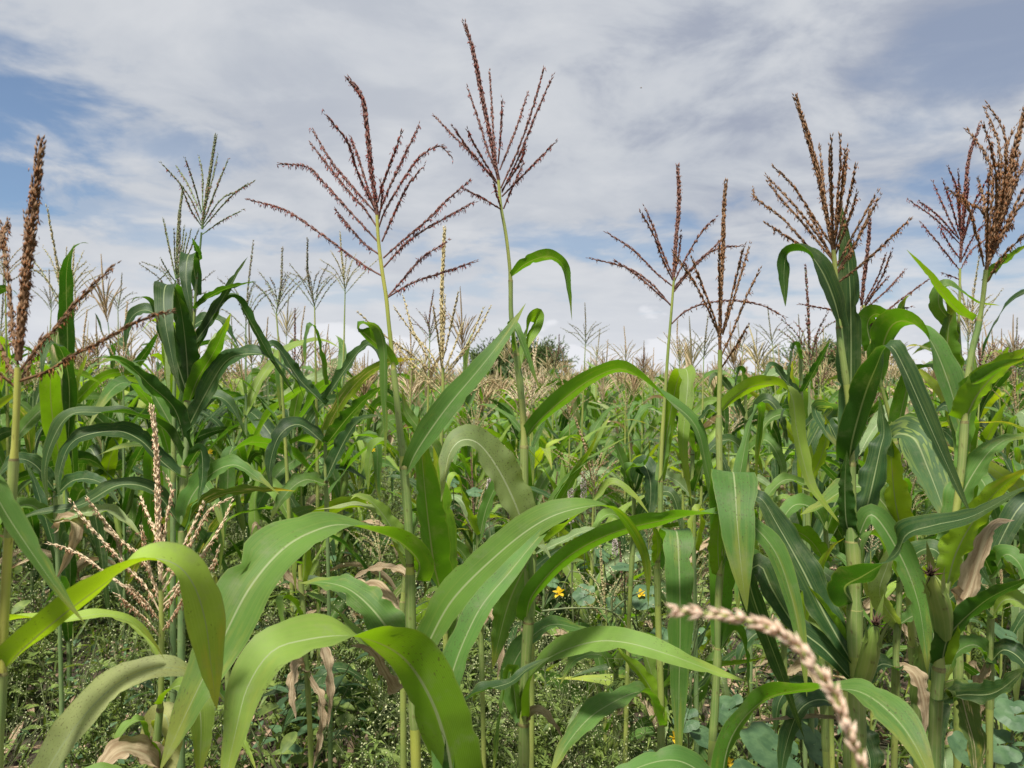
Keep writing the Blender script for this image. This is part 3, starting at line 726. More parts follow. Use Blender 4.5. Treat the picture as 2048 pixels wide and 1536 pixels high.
hero_leaf(r, [(10, 1342), (45, 1300), (120, 1235), (200, 1175), (265, 1130), (315, 1118), (360, 1135), (392, 1180), (412, 1250), (422, 1330), (434, 1420)], (.84, .84, .9, .96), 96, (135, 125, 65, 20, 20), 'leaf_yellow', freq=1.5, peak=.62, base=.75, ripple=.03, n=56)
hero_leaf(r, [(4, 1340), (-20, 1290), (10, 1245), (70, 1235), (130, 1240), (200, 1228), (260, 1240), (300, 1275), (330, 1320)], (.84, .95, 1.0, 1.05), 44, (120, 60, 50), 'leaf_yellow', sgn=1, peak=.25, ripple=.05)
hero_leaf(r, [(-100, 1150), (-70, 940), (-30, 960), (20, 1040), (60, 1100), (105, 1165), (140, 1212), (172, 1250)], (.8, .8, .8), 62, (120, 50, 40, 50), 'leaf', peak=.4, base=.8, keel=.5, ripple=.02)
hero_leaf(r, [(2, 1345), (-20, 1300), (-40, 1150), (-30, 1000), (-8, 870)], (.84, .8), 40, (30, 50), 'leaf_dry', ripple=.08)

# --- low plant with the pale pinkish tassel, lower left
r = begin('short maize plant at lower left with a pale pinkish open tassel',
          [(322, 1180), (323, 1240), (322, 1300), (320, 1400), (316, 1480), (314, 1560)], 1.3, .0042, .0095, [1412, 1545], 'stalk')
hero_tassel(r, 1.3, 'pink', [(890, 205), (905, 320), (915, 450), (920, 600), (925, 800), (935, 1000), (940, 1200)], [
    [(430, 760), (520, 880), (620, 990), (740, 1120), (860, 1250), (932, 1380)], [(515, 730), (600, 840), (700, 960), (840, 1090), (935, 1290)],
    [(305, 990), (420, 1025), (540, 1100), (660, 1190), (800, 1290), (930, 1430)], [(830, 730), (870, 830), (910, 940), (935, 1130)], [(975, 605), (1005, 680), (980, 820), (960, 960), (940, 1180)],
    [(1330, 730), (1230, 790), (1150, 920), (1060, 1080), (945, 1280)], [(1350, 760), (1300, 870), (1220, 1000), (1120, 1130), (948, 1330)], [(1180, 765), (1130, 880), (1070, 1000), (945, 1210)],
    [(1270, 1045), (1230, 1130), (1120, 1210), (948, 1350)], [(830, 910), (850, 1010), (880, 1150), (935, 1340)], [(700, 1300), (780, 1370), (860, 1440), (932, 1530)], [(1080, 1300), (1020, 1400), (950, 1500)],
    [(760, 1240), (840, 1320), (932, 1430)], [(1100, 1180), (1030, 1270), (946, 1400)]], zoomed=Z0, anth=.95, seed=5, ln=.0125)
hero_leaf(r, [(322, 1412), (335, 1385), (362, 1372), (392, 1395), (402, 1450), (398, 1560)], (1.3, 1.22), 58, (130, 40, 30), 'leaf_fresh', peak=.55, base=.5, ripple=.02)
hero_leaf(r, [(322, 1330), (300, 1290), (270, 1255), (230, 1235), (190, 1232)], (1.3, 1.36), 24, (60, 60), 'leaf_yellow')
hero_leaf(r, [(318, 1545), (290, 1470), (275, 1440), (240, 1470), (215, 1545)], (1.3, 1.22), 40, (120, 40), 'leaf_fresh', sgn=-1)
hero_leaf(r, [(318, 1548), (300, 1515), (250, 1500), (210, 1530), (180, 1590)], (1.3, 1.15), 66, (60, 30), 'leaf_dry', sgn=-1, base=.8, ripple=.08)
hero_leaf(r, [(330, 1548), (340, 1480), (328, 1430), (300, 1470), (310, 1570)], (1.3, 1.38), 55, (40, 40), 'leaf_speck')
# its neighbour rooted below the frame, with the speckled leaf
r = begin('low maize plant under the frame at bottom left with one arching brown-speckled leaf', [(40, 1640), (38, 1700), (35, 1800)], 1.05, .006, .011, [1690])
hero_leaf(r, [(42, 1680), (85, 1560), (150, 1455), (225, 1375), (300, 1338), (360, 1338), (405, 1358), (450, 1402)], (1.05, 1.02, 1.05, 1.1), 78, (60, 42, 40, 55), 'leaf_speck', peak=.45, base=.8, ripple=.025, sgn=1)
hero_leaf(r, [(36, 1690), (10, 1600), (-60, 1540), (-130, 1600)], (1.05, 1.0), 60, (60, 40), 'leaf')
hero_leaf(r, [(40, 1695), (110, 1640), (170, 1560), (230, 1545), (280, 1600)], (1.05, 1.12), 50, (60, 40), 'leaf_fresh', sgn=1)

# --- middle right pair
r = begin('maize plant right of centre with a sparse open brown tassel and a folded top leaf',
          [(1348, 555), (1343, 620), (1337, 700), (1332, 790), (1326, 880), (1322, 960), (1318, 1050), (1314, 1125), (1316, 1200), (1320, 1300), (1324, 1400), (1322, 1536)], 1.6, .0026, .0082, [960, 1128, 1452], 'stalk')
hero_tassel(r, 1.6, 'brown', [(655, 475), (660, 650), (645, 850), (635, 1000), (630, 1050)], [
    [(300, 812), (430, 900), (540, 1010), (625, 1080)], [(215, 940), (400, 990), (520, 1070), (618, 1180)], [(340, 955), (450, 1030), (616, 1175)], [(470, 710), (530, 820), (580, 950), (626, 1045)],
    [(490, 690), (530, 780), (565, 880), (628, 1030)], [(670, 820), (660, 920), (636, 1030)], [(845, 735), (780, 800), (700, 930), (635, 1060)], [(975, 875), (860, 890), (750, 960), (635, 1110)],
    [(870, 850), (760, 960), (634, 1100)], [(1185, 1230), (1110, 1190), (1050, 1170), (900, 1155), (760, 1180), (680, 1220), (622, 1275)], [(650, 940), (700, 1000), (634, 1090)]], zoomed=ZB, anth=.4, seed=6)
hero_leaf(r, [(1324, 958), (1332, 880), (1346, 800), (1358, 752), (1370, 737), (1376, 760), (1370, 830), (1366, 890), (1374, 950), (1384, 1012)], (1.6, 1.62, 1.6, 1.57, 1.52, 1.47, 1.45, 1.45, 1.45), 42, (0,), 'leaf_fresh', W=(-1, .1, -.25), peak=.42, ripple=.015, n=58)
hero_leaf(r, [(1318, 962), (1330, 900), (1336, 840), (1342, 815), (1340, 780)], (1.6, 1.66), 26, (40, 50), 'leaf')
hero_leaf(r, [(1314, 1128), (1322, 1100), (1340, 1072), (1350, 1060), (1356, 1085), (1360, 1200), (1360, 1290), (1358, 1380), (1357, 1560)], (1.6, 1.62, 1.58, 1.52, 1.46, 1.42, 1.42, 1.42, 1.4), 70, (0,), 'leaf', W=(-1, .15, -.05), peak=.30, base=.55, ripple=.02, n=56, keel=.15)
hero_leaf(r, [(1312, 1128), (1316, 1095), (1312, 1065), (1304, 1052)], (1.6, 1.54), 26, (150, 150), 'leaf_fresh', sgn=1, keel=.5)
hero_leaf(r, [(1322, 1455), (1312, 1400), (1280, 1345), (1245, 1310), (1235, 1290)], (1.6, 1.66), 40, (140, 130), 'leaf_fresh', ripple=.05)
hero_leaf(r, [(1320, 1455), (1290, 1385), (1200, 1420), (1140, 1480), (1095, 1560)], (1.6, 1.42, 1.3), 60, (130, 40, 35), 'leaf', sgn=-1, peak=.5)
hero_leaf(r, [(1324, 1380), (1370, 1340), (1440, 1330), (1500, 1322), (1540, 1312)], (1.6, 1.55), 24, (130, 120), 'leaf', ripple=.03)

r = begin('maize plant right of centre with a straight thick brown tassel spike on a pale stalk',
          [(1440, 700), (1440, 760), (1438, 850), (1438, 950), (1437, 1060), (1438, 1180), (1437, 1290), (1430, 1420), (1421, 1560)], 1.38, .0042, .0088, [826, 1150, 1300], 'stalk')
hero_tassel(r, 1.38, 'rusty', [(900, 555), (890, 700), (885, 900), (875, 1100), (870, 1300), (870, 1410)], [
    [(730, 945), (780, 1080), (830, 1210), (868, 1330)], [(640, 920), (730, 1050), (800, 1180), (868, 1340)], [(868, 860), (866, 1000), (870, 1200)],
    [(990, 885), (950, 1050), (882, 1320)], [(1020, 880), (970, 1050), (884, 1330)], [(1065, 1015), (1000, 1150), (940, 1300), (876, 1440)], [(1010, 1290), (950, 1390), (878, 1500)]], zoomed=ZB, anth=.4, seed=7, spike_w=.85)
hero_leaf(r, [(1438, 828), (1462, 800), (1500, 775), (1540, 768), (1572, 778), (1586, 800), (1592, 850), (1604, 910), (1622, 970), (1650, 1010), (1690, 1060)], (1.38, 1.35, 1.32), 44, (145, 135, 55, 40, 50), 'leaf_fresh', peak=.3, base=.45, n=56, ripple=.025)
hero_leaf(r, [(1438, 1290), (1444, 1180), (1454, 1060), (1462, 965), (1466, 944), (1470, 975), (1474, 1040), (1480, 1110), (1486, 1165), (1494, 1225)], (1.38, 1.42, 1.40, 1.36, 1.30, 1.24, 1.22, 1.21, 1.21), 112, (0,), 'leaf', W=(-1, .1, .05), peak=.60, base=.35, ripple=.015, n=64, keel=.10, freq=1.5)
hero_leaf(r, [(1440, 1152), (1436, 1100), (1438, 1040), (1446, 985)], (1.38, 1.33), 40, (150, 145), 'leaf_fresh', sgn=1, keel=.5, base=.7)
hero_leaf(r, [(1440, 1150), (1462, 1080), (1480, 950), (1500, 850), (1518, 810), (1522, 830), (1514, 900), (1512, 985)], (1.38, 1.6, 1.7), 32, (40, 35, 140, 145), 'leaf', sgn=1, ripple=.02)
hero_leaf(r, [(1436, 828), (1420, 818), (1405, 832), (1390, 846)], (1.38, 1.42), 18, (50, 60), 'leaf_dark')
hero_leaf(r, [(1440, 1300), (1470, 1260), (1490, 1300), (1495, 1360), (1497, 1400)], (1.38, 1.45), 32, (140, 50), 'leaf')

# --- the big dark plant on the right
r = begin('big dark-green maize plant on the right with a fan-shaped brown tassel behind an upright leaf',
          [(1667, 500), (1672, 560), (1676, 620), (1681, 680), (1688, 740), (1697, 830), (1700, 925), (1703, 1000), (1706, 1110), (1708, 1210), (1712, 1290), (1715, 1360), (1716, 1480), (1718, 1560)], 1.3, .0040, .0145, [655, 925, 1075, 1215, 1370], 'stalk')
hero_tassel(r, 1.3, 'rusty', [(365, 125), (420, 300), (480, 520), (520, 720), (555, 900)], [
    [(255, 475), (350, 570), (430, 690), (550, 880)], [(220, 525), (330, 640), (430, 760), (552, 930)], [(230, 560), (300, 650), (400, 760), (553, 950)], [(145, 585), (160, 630), (300, 740), (430, 880), (558, 980)],
    [(220, 765), (320, 830), (410, 890), (560, 1010)], [(485, 370), (500, 520), (525, 750), (552, 880)], [(545, 330), (545, 500), (550, 700), (556, 870)], [(535, 380), (538, 560), (552, 860)], [(590, 325), (590, 480), (575, 650), (558, 900)],
    [(625, 390), (610, 550), (562, 860)], [(615, 400), (595, 600), (560, 880)], [(668, 470), (630, 650), (562, 900)], [(675, 605), (640, 720), (562, 930)], [(770, 615), (700, 740), (640, 850), (562, 1000)],
    [(785, 635), (720, 760), (650, 900), (566, 1030)], [(745, 680), (700, 800), (566, 1020)], [(935, 750), (800, 880), (700, 970), (570, 1070)], [(430, 710), (480, 800), (555, 960)]], zoomed=ZC, anth=.45, seed=8)
hero_leaf(r, [(1682, 655), (1668, 600), (1645, 545), (1618, 508), (1590, 502), (1573, 510), (1568, 545), (1569, 580), (1571, 614)], (1.3, 1.25, 1.22), 58, (40, 60, 130, 145), 'leaf_dark', peak=.4, base=.4, ripple=.015, n=56, curl=.1)
hero_leaf(r, [(1698, 925), (1702, 780), (1702, 640), (1698, 540), (1690, 470), (1681, 402)], (1.3, 1.38), 60, (35, 40), 'leaf_dark', sgn=1, peak=.5, base=.5, ripple=.02, keel=.35)
hero_leaf(r, [(1699, 930), (1705, 880), (1730, 790), (1752, 735), (1768, 698), (1785, 695), (1810, 740), (1850, 830), (1890, 920), (1920, 985), (1947, 1042)], (1.3, 1.22, 1.18, 1.15), 64, (148, 140, 70, 35, 40), 'leaf_dark', peak=.28, base=.7, n=60, ripple=.02, keel=.35)
hero_leaf(r, [(1708, 1208), (1690, 1175), (1730, 1150), (1790, 1110), (1815, 1068), (1870, 1050), (1950, 1030), (2060, 968)], (1.3, 1.15, 1.08, 1.0), 74, (150, 130, 60, 45, 45), 'leaf_dark', sgn=1, peak=.35, base=.7, ripple=.05, n=56)
hero_leaf(r, [(1706, 1085), (1735, 1010), (1760, 900), (1768, 860), (1758, 790)], (1.3, 1.4), 60, (35, 40), 'leaf_dark', keel=.3, base=.5)
hero_leaf(r, [(1704, 1080), (1692, 1040), (1690, 960), (1694, 900)], (1.3, 1.28), 42, (150, 150), 'leaf_dark', sgn=-1, base=.8)
hero_leaf(r, [(1704, 1325), (1650, 1230), (1600, 1130), (1555, 1050), (1525, 1000), (1505, 1000), (1500, 1060)], (1.3, 1.4, 1.45), 76, (25, 25, 60), 'leaf_dark', peak=.35, base=.4, ripple=.05)
hero_leaf(r, [(1716, 1075), (1745, 1030), (1800, 1110), (1835, 1200), (1850, 1290), (1855, 1350)], (1.3, 1.22), 60, (40, 30), 'leaf', sgn=1, peak=.4, ripple=.03)
hero_leaf(r, [(1712, 1370), (1650, 1300), (1590, 1250), (1545, 1180), (1520, 1130), (1500, 1170), (1560, 1340), (1610, 1480)], (1.3, 1.36, 1.4), 60, (30, 30), 'leaf_dark', sgn=-1)
hero_leaf(r, [(1716, 1372), (1690, 1290), (1650, 1215), (1615, 1170)], (1.3, 1.35), 40, (120, 120), 'leaf_fresh', sgn=-1)
ear(r, P(1716, 1385, 1.30), P(1750, 1250, 1.25), .0185)

# --- plant just behind it with the mosaic leaf
r = begin('maize plant behind the big dark one, with a striped mosaic leaf and half-hidden tassel',
          [(1727, 610), (1738, 680), (1760, 760), (1785, 850), (1800, 960), (1815, 1080), (1822, 1200), (1830, 1340), (1835, 1480)], 1.75, .0035, .012, [700, 880, 1100, 1290], 'stalk')
hero_tassel(r, 1.75, 'brown', [(740, 750), (735, 850), (720, 980), (705, 1110), (700, 1180)], [
    [(820, 930), (780, 1040), (712, 1170)], [(850, 910), (800, 1040), (714, 1180)], [(825, 1045), (770, 1110), (714, 1190)], [(915, 1005), (830, 1100), (716, 1200)],
    [(1045, 1045), (900, 1150), (780, 1250), (712, 1330)], [(395, 1175), (480, 1190), (600, 1215), (706, 1260)], [(620, 900), (660, 1050), (704, 1180)], [(940, 1190), (860, 1210), (712, 1300)]], zoomed=ZC, anth=.3, seed=9)
hero_leaf(r, [(1745, 700), (1735, 650), (1752, 628), (1790, 640), (1810, 600), (1822, 588)], (1.75, 1.7), 44, (140, 120), 'leaf', sgn=1)
hero_leaf(r, [(1764, 770), (1765, 700), (1785, 650), (1820, 645), (1860, 680), (1895, 760), (1920, 850), (1935, 930)], (1.75, 1.66, 1.6), 74, (150, 130, 50, 35), 'leaf', sgn=1, peak=.45, ripple=.02)
hero_leaf(r, [(1790, 880), (1820, 760), (1850, 735), (1885, 745), (1905, 800), (1915, 880), (1925, 990)], (1.75, 1.68, 1.6), 56, (140, 60, 40), 'leaf', sgn=1, ripple=.03)
hero_leaf(r, [(1800, 900), (1785, 880), (1800, 868), (1830, 880), (1855, 935), (1880, 1000), (1900, 1060)], (1.75, 1.6, 1.5), 84, (130, 50, 25, 25), 'leaf_mosaic', sgn=1, peak=.5, base=.6, ripple=.03, freq=2)
hero_leaf(r, [(1822, 1110), (1790, 1040), (1745, 985), (1700, 975), (1640, 1010), (1600, 1030)], (1.75, 1.8), 60, (40, 50), 'leaf', peak=.5, ripple=.06)
hero_leaf(r, [(1812, 1105), (1790, 1000), (1780, 900), (1765, 850)], (1.75, 1.7), 60, (140, 145), 'leaf_yellow', sgn=-1)
ear(r, P(1831, 1400, 1.75), P(1846, 1285, 1.70), .021)

# --- right edge plants
r = begin('maize plant near the right edge with a purple-brown tassel against blue-grey cloud',
          [(1920, 537), (1919, 600), (1917, 660), (1925, 760), (1925, 900), (1922, 1000), (1918, 1180), (1916, 1400)], 1.95, .003, .012, [640, 850, 1010, 1250])
hero_tassel(r, 1.95, 'red', [(1300, 270), (1250, 420), (1230, 600), (1212, 850), (1205, 960)], [
    [(950, 645), (1080, 740), (1198, 860)], [(1000, 650), (1090, 720), (1198, 840)], [(1070, 560), (1140, 720), (1200, 840)], [(1120, 550), (1170, 700), (1202, 820)], [(1145, 475), (1190, 600), (1206, 780)],
    [(1195, 500), (1200, 600), (1208, 760)], [(1010, 765), (1090, 860), (1202, 1000)], [(1100, 780), (1150, 870), (1202, 940)], [(1350, 520), (1280, 650), (1212, 850)], [(1335, 610), (1270, 700), (1212, 870)],
    [(1250, 540), (1235, 660), (1210, 820)], [(1130, 1020), (1160, 1030), (1202, 1048)], [(1350, 830), (1260, 900), (1210, 990)], [(1320, 770), (1270, 830), (1210, 950)], [(1180, 560), (1195, 700), (1206, 830)]], zoomed=ZC, anth=.6, seed=10)
hero_leaf(r, [(1918, 665), (1900, 640), (1880, 615), (1878, 585), (1895, 570), (1925, 585), (1955, 605), (2000, 611)], (1.95, 1.88), 40, (40, 60, 120), 'leaf', sgn=1, base=.6, ripple=.02)
hero_leaf(r, [(1920, 850), (1905, 760), (1895, 690), (1900, 620), (1890, 600)], (1.95, 1.9), 52, (145, 145), 'leaf', sgn=-1, peak=.5)
r = begin('tall maize plant at the right edge with a huge bushy orange-brown tassel',
          [(1972, 540), (1965, 600), (1955, 660), (1945, 700), (1935, 780), (1925, 900), (1900, 1100), (1888, 1200), (1880, 1330), (1870, 1480)], 1.2, .0036, .0105, [640, 845, 1080, 1330], 'stalk')
hero_tassel(r, 1.2, 'rusty', [(1560, 100), (1531, 200), (1480, 400), (1440, 600), (1380, 830), (1345, 960), (1338, 1000)], [
    [(1350, 160), (1420, 270), (1440, 400), (1430, 650), (1345, 960)], [(1335, 185), (1400, 350), (1410, 560), (1343, 950)], [(1325, 260), (1370, 400), (1390, 620), (1342, 940)],
    [(1245, 285), (1330, 400), (1370, 560), (1342, 920)], [(1475, 285), (1440, 380), (1425, 560), (1350, 900)], [(1580, 340), (1500, 520), (1430, 720), (1348, 940)], [(1600, 480), (1520, 600), (1430, 790), (1346, 980)],
    [(1210, 600), (1260, 720), (1300, 860), (1326, 980)], [(1350, 520), (1345, 750), (1338, 950)], [(1470, 765), (1420, 800), (1345, 960)], [(1500, 420), (1460, 600), (1350, 900)], [(1440, 420), (1420, 640), (1345, 930)],
    [(1400, 430), (1395, 640), (1342, 940)], [(1600, 730), (1500, 850), (1420, 930), (1342, 1060)], [(1590, 560), (1480, 720), (1348, 950)], [(1150, 590), (1230, 650), (1330, 720), (1345, 940)], [(1300, 540), (1335, 700), (1340, 930)]], zoomed=ZC, anth=.75, seed=11)
hero_leaf(r, [(1945, 642), (1915, 620), (1880, 580), (1850, 540), (1812, 498)], (1.2, 1.15), 30, (130, 120), 'leaf_fresh', base=.7, peak=.3, ripple=.01)
hero_leaf(r, [(1930, 842), (1955, 790), (2000, 740), (2070, 690)], (1.2, 1.16), 80, (125, 120), 'leaf_fresh', base=.6, ripple=.03)
hero_leaf(r, [(1918, 778), (1950, 765), (2000, 735), (2060, 715)], (1.2, 1.12), 34, (140, 140), 'leaf', keel=.6, ripple=.01)
hero_leaf(r, [(1975, 565), (1990, 540), (2020, 515), (2060, 485)], (1.2, 1.2), 28, (125, 120), 'leaf', base=.6)
hero_leaf(r, [(1918, 935), (1935, 860), (1950, 760), (1948, 700)], (1.2, 1.3), 36, (150, 140), 'leaf', sgn=1)
hero_leaf(r, [(1900, 1085), (1920, 1000), (1965, 920), (2010, 880), (2070, 870)], (1.2, 1.22), 60, (40, 45), 'leaf', base=.6)
hero_leaf(r, [(1888, 1200), (1915, 1100), (1970, 1010), (2020, 960), (2080, 930)], (1.2, 1.1), 66, (140, 135), 'leaf_yellow', base=.5)
hero_leaf(r, [(1900, 1180), (1930, 1200), (1960, 1110), (1990, 1050), (2030, 1040)], (1.2, 1.3), 50, (40, 50), 'leaf_dry', ripple=.06)
hero_leaf(r, [(1886, 1330), (1890, 1240), (1870, 1180), (1845, 1130)], (1.2, 1.14), 54, (150, 145), 'leaf_fresh', sgn=-1, keel=.5)
hero_leaf(r, [(1882, 1335), (1900, 1270), (1960, 1210), (2010, 1180), (2080, 1150)], (1.2, 1.1), 60, (130, 125), 'leaf_dark', ripple=.07)
hero_leaf(r, [(1880, 1400), (1925, 1390), (1990, 1385), (2060, 1330)], (1.2, 1.05), 60, (60, 50), 'leaf_dark', ripple=.09)
hero_leaf(r, [(1880, 1400), (1915, 1380), (1935, 1440), (1950, 1500), (1950, 1580)], (1.2, 1.1), 54, (50, 30), 'leaf_scorch', sgn=1, ripple=.08)
ear(r, P(1887, 1272, 1.19), P(1862, 1150, 1.13), .0195)

# --- bottom right, rooted under the frame
r = begin('maize plant under the frame at bottom right with a broad light-green leaf sweeping right', [(1446, 1640), (1440, 1680), (1436, 1760)], 1.05, .006, .011, [1660])
hero_leaf(r, [(1440, 1655), (1450, 1520), (1478, 1450), (1530, 1400), (1590, 1382), (1655, 1378), (1720, 1384), (1780, 1425), (1830, 1490), (1880, 1600)], (1.05, 1.12, 1.02, .9), 82, (130, 120, 105, 40, 30), 'leaf', sgn=1, peak=.70, base=.45, n=56, ripple=.05)
hero_leaf(r, [(1500, 1650), (1420, 1560), (1340, 1520), (1230, 1560), (1150, 1650)], (1.05, 1.0), 60, (60, 40), 'leaf', sgn=-1)
r = begin('maize plant rooted just behind the bottom-right leaf with a dry flat leaf', [(1690, 1380), (1695, 1440), (1698, 1536)], 1.45, .006, .011, [1442])
hero_leaf(r, [(1692, 1442), (1650, 1436), (1590, 1436), (1500, 1444)], (1.45, 1.42), 20, (70, 65), 'leaf_dry', ripple=.04)
hero_leaf(r, [(1695, 1445), (1720, 1470), (1740, 1520), (1735, 1580)], (1.45, 1.4), 60, (45, 40), 'leaf_dark', sgn=1)
hero_leaf(r, [(1692, 1442), (1650, 1400), (1600, 1420), (1570, 1500), (1560, 1580)], (1.45, 1.4), 50, (60, 30), 'leaf_dark')

# --- the close, out-of-focus tassel branch
root_px = [(1745, 1640), (1760, 1750), (1770, 1900)]
r = begin('bent-over maize plant right at the lens whose blurred pinkish tassel branch curves in from below', root_px, .36, .002, .005, [1900])
mb = MB(); br = [(1362, 1222), (1400, 1225), (1450, 1232), (1500, 1243), (1550, 1262), (1600, 1300), (1640, 1350), (1672, 1400), (1700, 1470), (1725, 1536), (1745, 1640)][::-1]
seed_branch(mb, as_local([P(x, y, .36) for x, y in br], r), 77, .0040, .0092, .0019, 3, .42, .0, .0008, .0)
link('tassel_branch', mb.mesh('tassel_branch', [M['gl_papery'], M['an_pink'], M['stalk']]), r)

# --- the dark plant on the left
r = begin('dark-green maize plant on the left with a slender blackish tassel above its leaves',
          [(403, 465), (398, 520), (390, 600), (382, 700), (376, 780), (372, 880), (368, 980), (365, 1100), (362, 1300)], 2.15, .0028, .012, [560, 680, 800, 930, 1060], 'stalk_green')
hero_tassel(r, 2.15, 'dkgreen', [(1262, 70), (1245, 180), (1210, 400), (1190, 540), (1183, 610)], [
    [(955, 235), (1050, 340), (1120, 440), (1178, 575)], [(1035, 245), (1100, 350), (1178, 520)], [(1088, 210), (1130, 330), (1180, 510)], [(1165, 190), (1185, 300), (1185, 500)], [(1272, 185), (1240, 330), (1190, 520)],
    [(1330, 215), (1270, 360), (1194, 560)], [(1290, 310), (1240, 440), (1192, 560)], [(1485, 330), (1380, 390), (1290, 440), (1192, 580)], [(1440, 350), (1340, 430), (1190, 600)], [(1405, 505), (1300, 560), (1184, 640)], [(1060, 360), (1120, 500), (1178, 590)]], zoomed=Z1, anth=.3, seed=12)
for pts, w, a, mt, kw in [
    ([(396, 590), (388, 540), (381, 510), (374, 520), (372, 560), (378, 600), (386, 645)], 36, (0,), 'leaf_dark', dict(W=(-1, -.2, 0), dd=(2.15, 2.14, 2.10, 2.05, 2.03, 2.03))),
    ([(400, 520), (392, 495), (384, 475)], 14, (140, 140), 'leaf_dark', {}),
    ([(384, 705), (366, 640), (350, 590), (336, 569), (328, 585), (330, 640), (345, 720), (362, 790)], 50, (0,), 'leaf_dark', dict(W=(-1, -.3, .1), dd=(2.15, 2.16, 2.14, 2.08, 2.0, 1.97, 1.96))),
    ([(378, 800), (372, 700), (362, 620), (348, 572)], 54, (148, 148), 'leaf_dark', dict(sgn=-1, keel=.35)),
    ([(378, 800), (345, 700), (320, 640), (300, 600), (275, 595), (262, 605)], 50, (145, 130, 50), 'leaf_dark', {}),
    ([(386, 690), (415, 650), (450, 590), (472, 550), (496, 513)], 26, (40, 60), 'leaf_dark', {}),
    ([(390, 620), (410, 600), (450, 578), (512, 562)], 22, (125, 120), 'leaf_dark', {}),
    ([(384, 720), (420, 640), (455, 600), (475, 600), (505, 650), (545, 720), (590, 790)], 34, (40, 70, 130, 130), 'leaf_dark', {}),
    ([(376, 810), (395, 760), (430, 700), (452, 650), (462, 625)], 40, (145, 145), 'leaf', {}),
    ([(372, 900), (350, 820), (300, 770), (250, 725), (200, 715), (175, 720)], 44, (120, 130, 60), 'leaf_dark', dict(ripple=.09)),
    ([(374, 860), (410, 790), (450, 725), (490, 708), (540, 715), (590, 760), (610, 800)], 46, (35, 50, 110), 'leaf_dark', dict(ripple=.07)),
    ([(370, 930), (330, 860), (270, 830), (200, 825), (140, 830), (105, 880), (90, 940), (96, 1010)], 44, (130, 60, 35), 'leaf_dark', dict(ripple=.07)),
    ([(368, 960), (320, 920), (280, 880), (230, 862), (150, 880), (120, 940), (118, 1000)], 48, (60, 40), 'leaf_dark', dict(ripple=.06)),
    ([(368, 1060), (380, 1000), (420, 950), (470, 930), (520, 960), (560, 990)], 50, (40, 60), 'leaf', dict(ripple=.08)),
    ([(366, 1060), (310, 985), (240, 970), (160, 1010), (60, 1030), (20, 1060)], 40, (60, 45), 'leaf_dark', dict(ripple=.07)),
    ([(372, 940), (400, 900), (405, 950), (395, 1010)], 30, (140, 140), 'leaf_dark', dict(sgn=1)),
    ([(366, 1065), (400, 1010), (460, 985), (540, 980), (592, 982)], 34, (130, 120), 'leaf_scorch', {})]:
    dd_ = kw.pop('dd', (2.15, 2.1, 2.05)); hero_leaf(r, pts, dd_, w, a, mt, **kw)
# --- green tassel behind it
r = begin('maize plant behind the dark left one with a compact greenish-yellow tassel', [(351, 560), (352, 640), (350, 760), (348, 900), (346, 1060)], 2.5, .003, .011, [700, 860], 'stalk_green')
hero_tassel(r, 2.5, 'green', [(1070, 380), (1050, 520), (1038, 700), (1030, 900)], [
    [(957, 560), (985, 700), (1028, 890)], [(965, 580), (1000, 760), (1028, 900)], [(1018, 620), (1022, 760), (1030, 880)], [(1078, 600), (1060, 740), (1034, 880)], [(1115, 625), (1080, 760), (1034, 890)],
    [(1160, 620), (1100, 760), (1036, 900)], [(945, 790), (985, 860), (1028, 920)], [(1090, 640), (1060, 800), (1032, 900)], [(915, 920), (960, 880), (990, 845)]], zoomed=Z1, anth=.1, seed=13, ln=.0125)
for pts, w, a, mt in [([(350, 700), (320, 640), (290, 620), (260, 640), (250, 700)], 34, (60, 40), 'leaf_dark'), ([(350, 720), (390, 650), (440, 640), (480, 700)], 34, (50, 60), 'leaf_dark'),
                      ([(348, 860), (300, 780), (240, 720), (190, 730)], 40, (50, 50), 'leaf'), ([(348, 870), (400, 800), (450, 800), (490, 860)], 40, (50, 50), 'leaf_dark')]:
    hero_leaf(r, pts, 2.5, w, a, mt)

# --- lower plants further in, seen between the tall stalks
def low(label, stalk, d, nodes, leaves, mat='stalk', tas=None):
    r = begin(label, stalk, d, .005, .009, nodes, mat)
    r['group'] = 'low maize plants between the tall stalks'
    for pts, w, a, mt, kw in leaves:
        dd_ = kw.pop('dd', (d, d * .97, d * .95)); hero_leaf(r, pts, dd_, w, a, mt, **kw)
    return r
low('low maize plant with a pale leaf and hanging dry leaves left of the yellow stalk', [(600, 1130), (604, 1200), (612, 1300), (618, 1420)], 2.3, [1160, 1260, 1340], [
    ([(604, 1170), (612, 1100), (600, 1060), (590, 1120), (592, 1190)], 30, (140, 40), 'leaf_yellow', {}),
    ([(608, 1260), (590, 1210), (565, 1200), (570, 1260), (575, 1330)], 34, (120, 40), 'leaf_fresh', {}),
    ([(610, 1260), (640, 1285), (655, 1330), (660, 1400), (655, 1460)], 24, (50, 40), 'leaf_dry', dict(ripple=.14)),
    ([(612, 1340), (595, 1330), (585, 1380), (592, 1440)], 26, (50, 40), 'leaf_dry', dict(ripple=.14)),
    ([(606, 1190), (560, 1130), (520, 1060), (510, 1050), (500, 1080)], 26, (50, 60), 'leaf_dry', dict(ripple=.12)),
    ([(614, 1350), (640, 1400), (640, 1470), (625, 1540)], 24, (60, 40), 'leaf_dry', dict(ripple=.14))])
low('low maize plant with a light leaf bending down just left of the yellow stalk', [(812, 1140), (806, 1220), (806, 1330)], 1.75, [1100, 1200], [
    ([(812, 1110), (780, 1050), (745, 1005), (715, 992), (700, 1000)], 42, (45, 60), 'leaf_fresh', {}),
    ([(808, 1140), (770, 1040), (720, 1010), (670, 1015), (628, 1020)], 26, (60, 60), 'leaf_pale', {})])
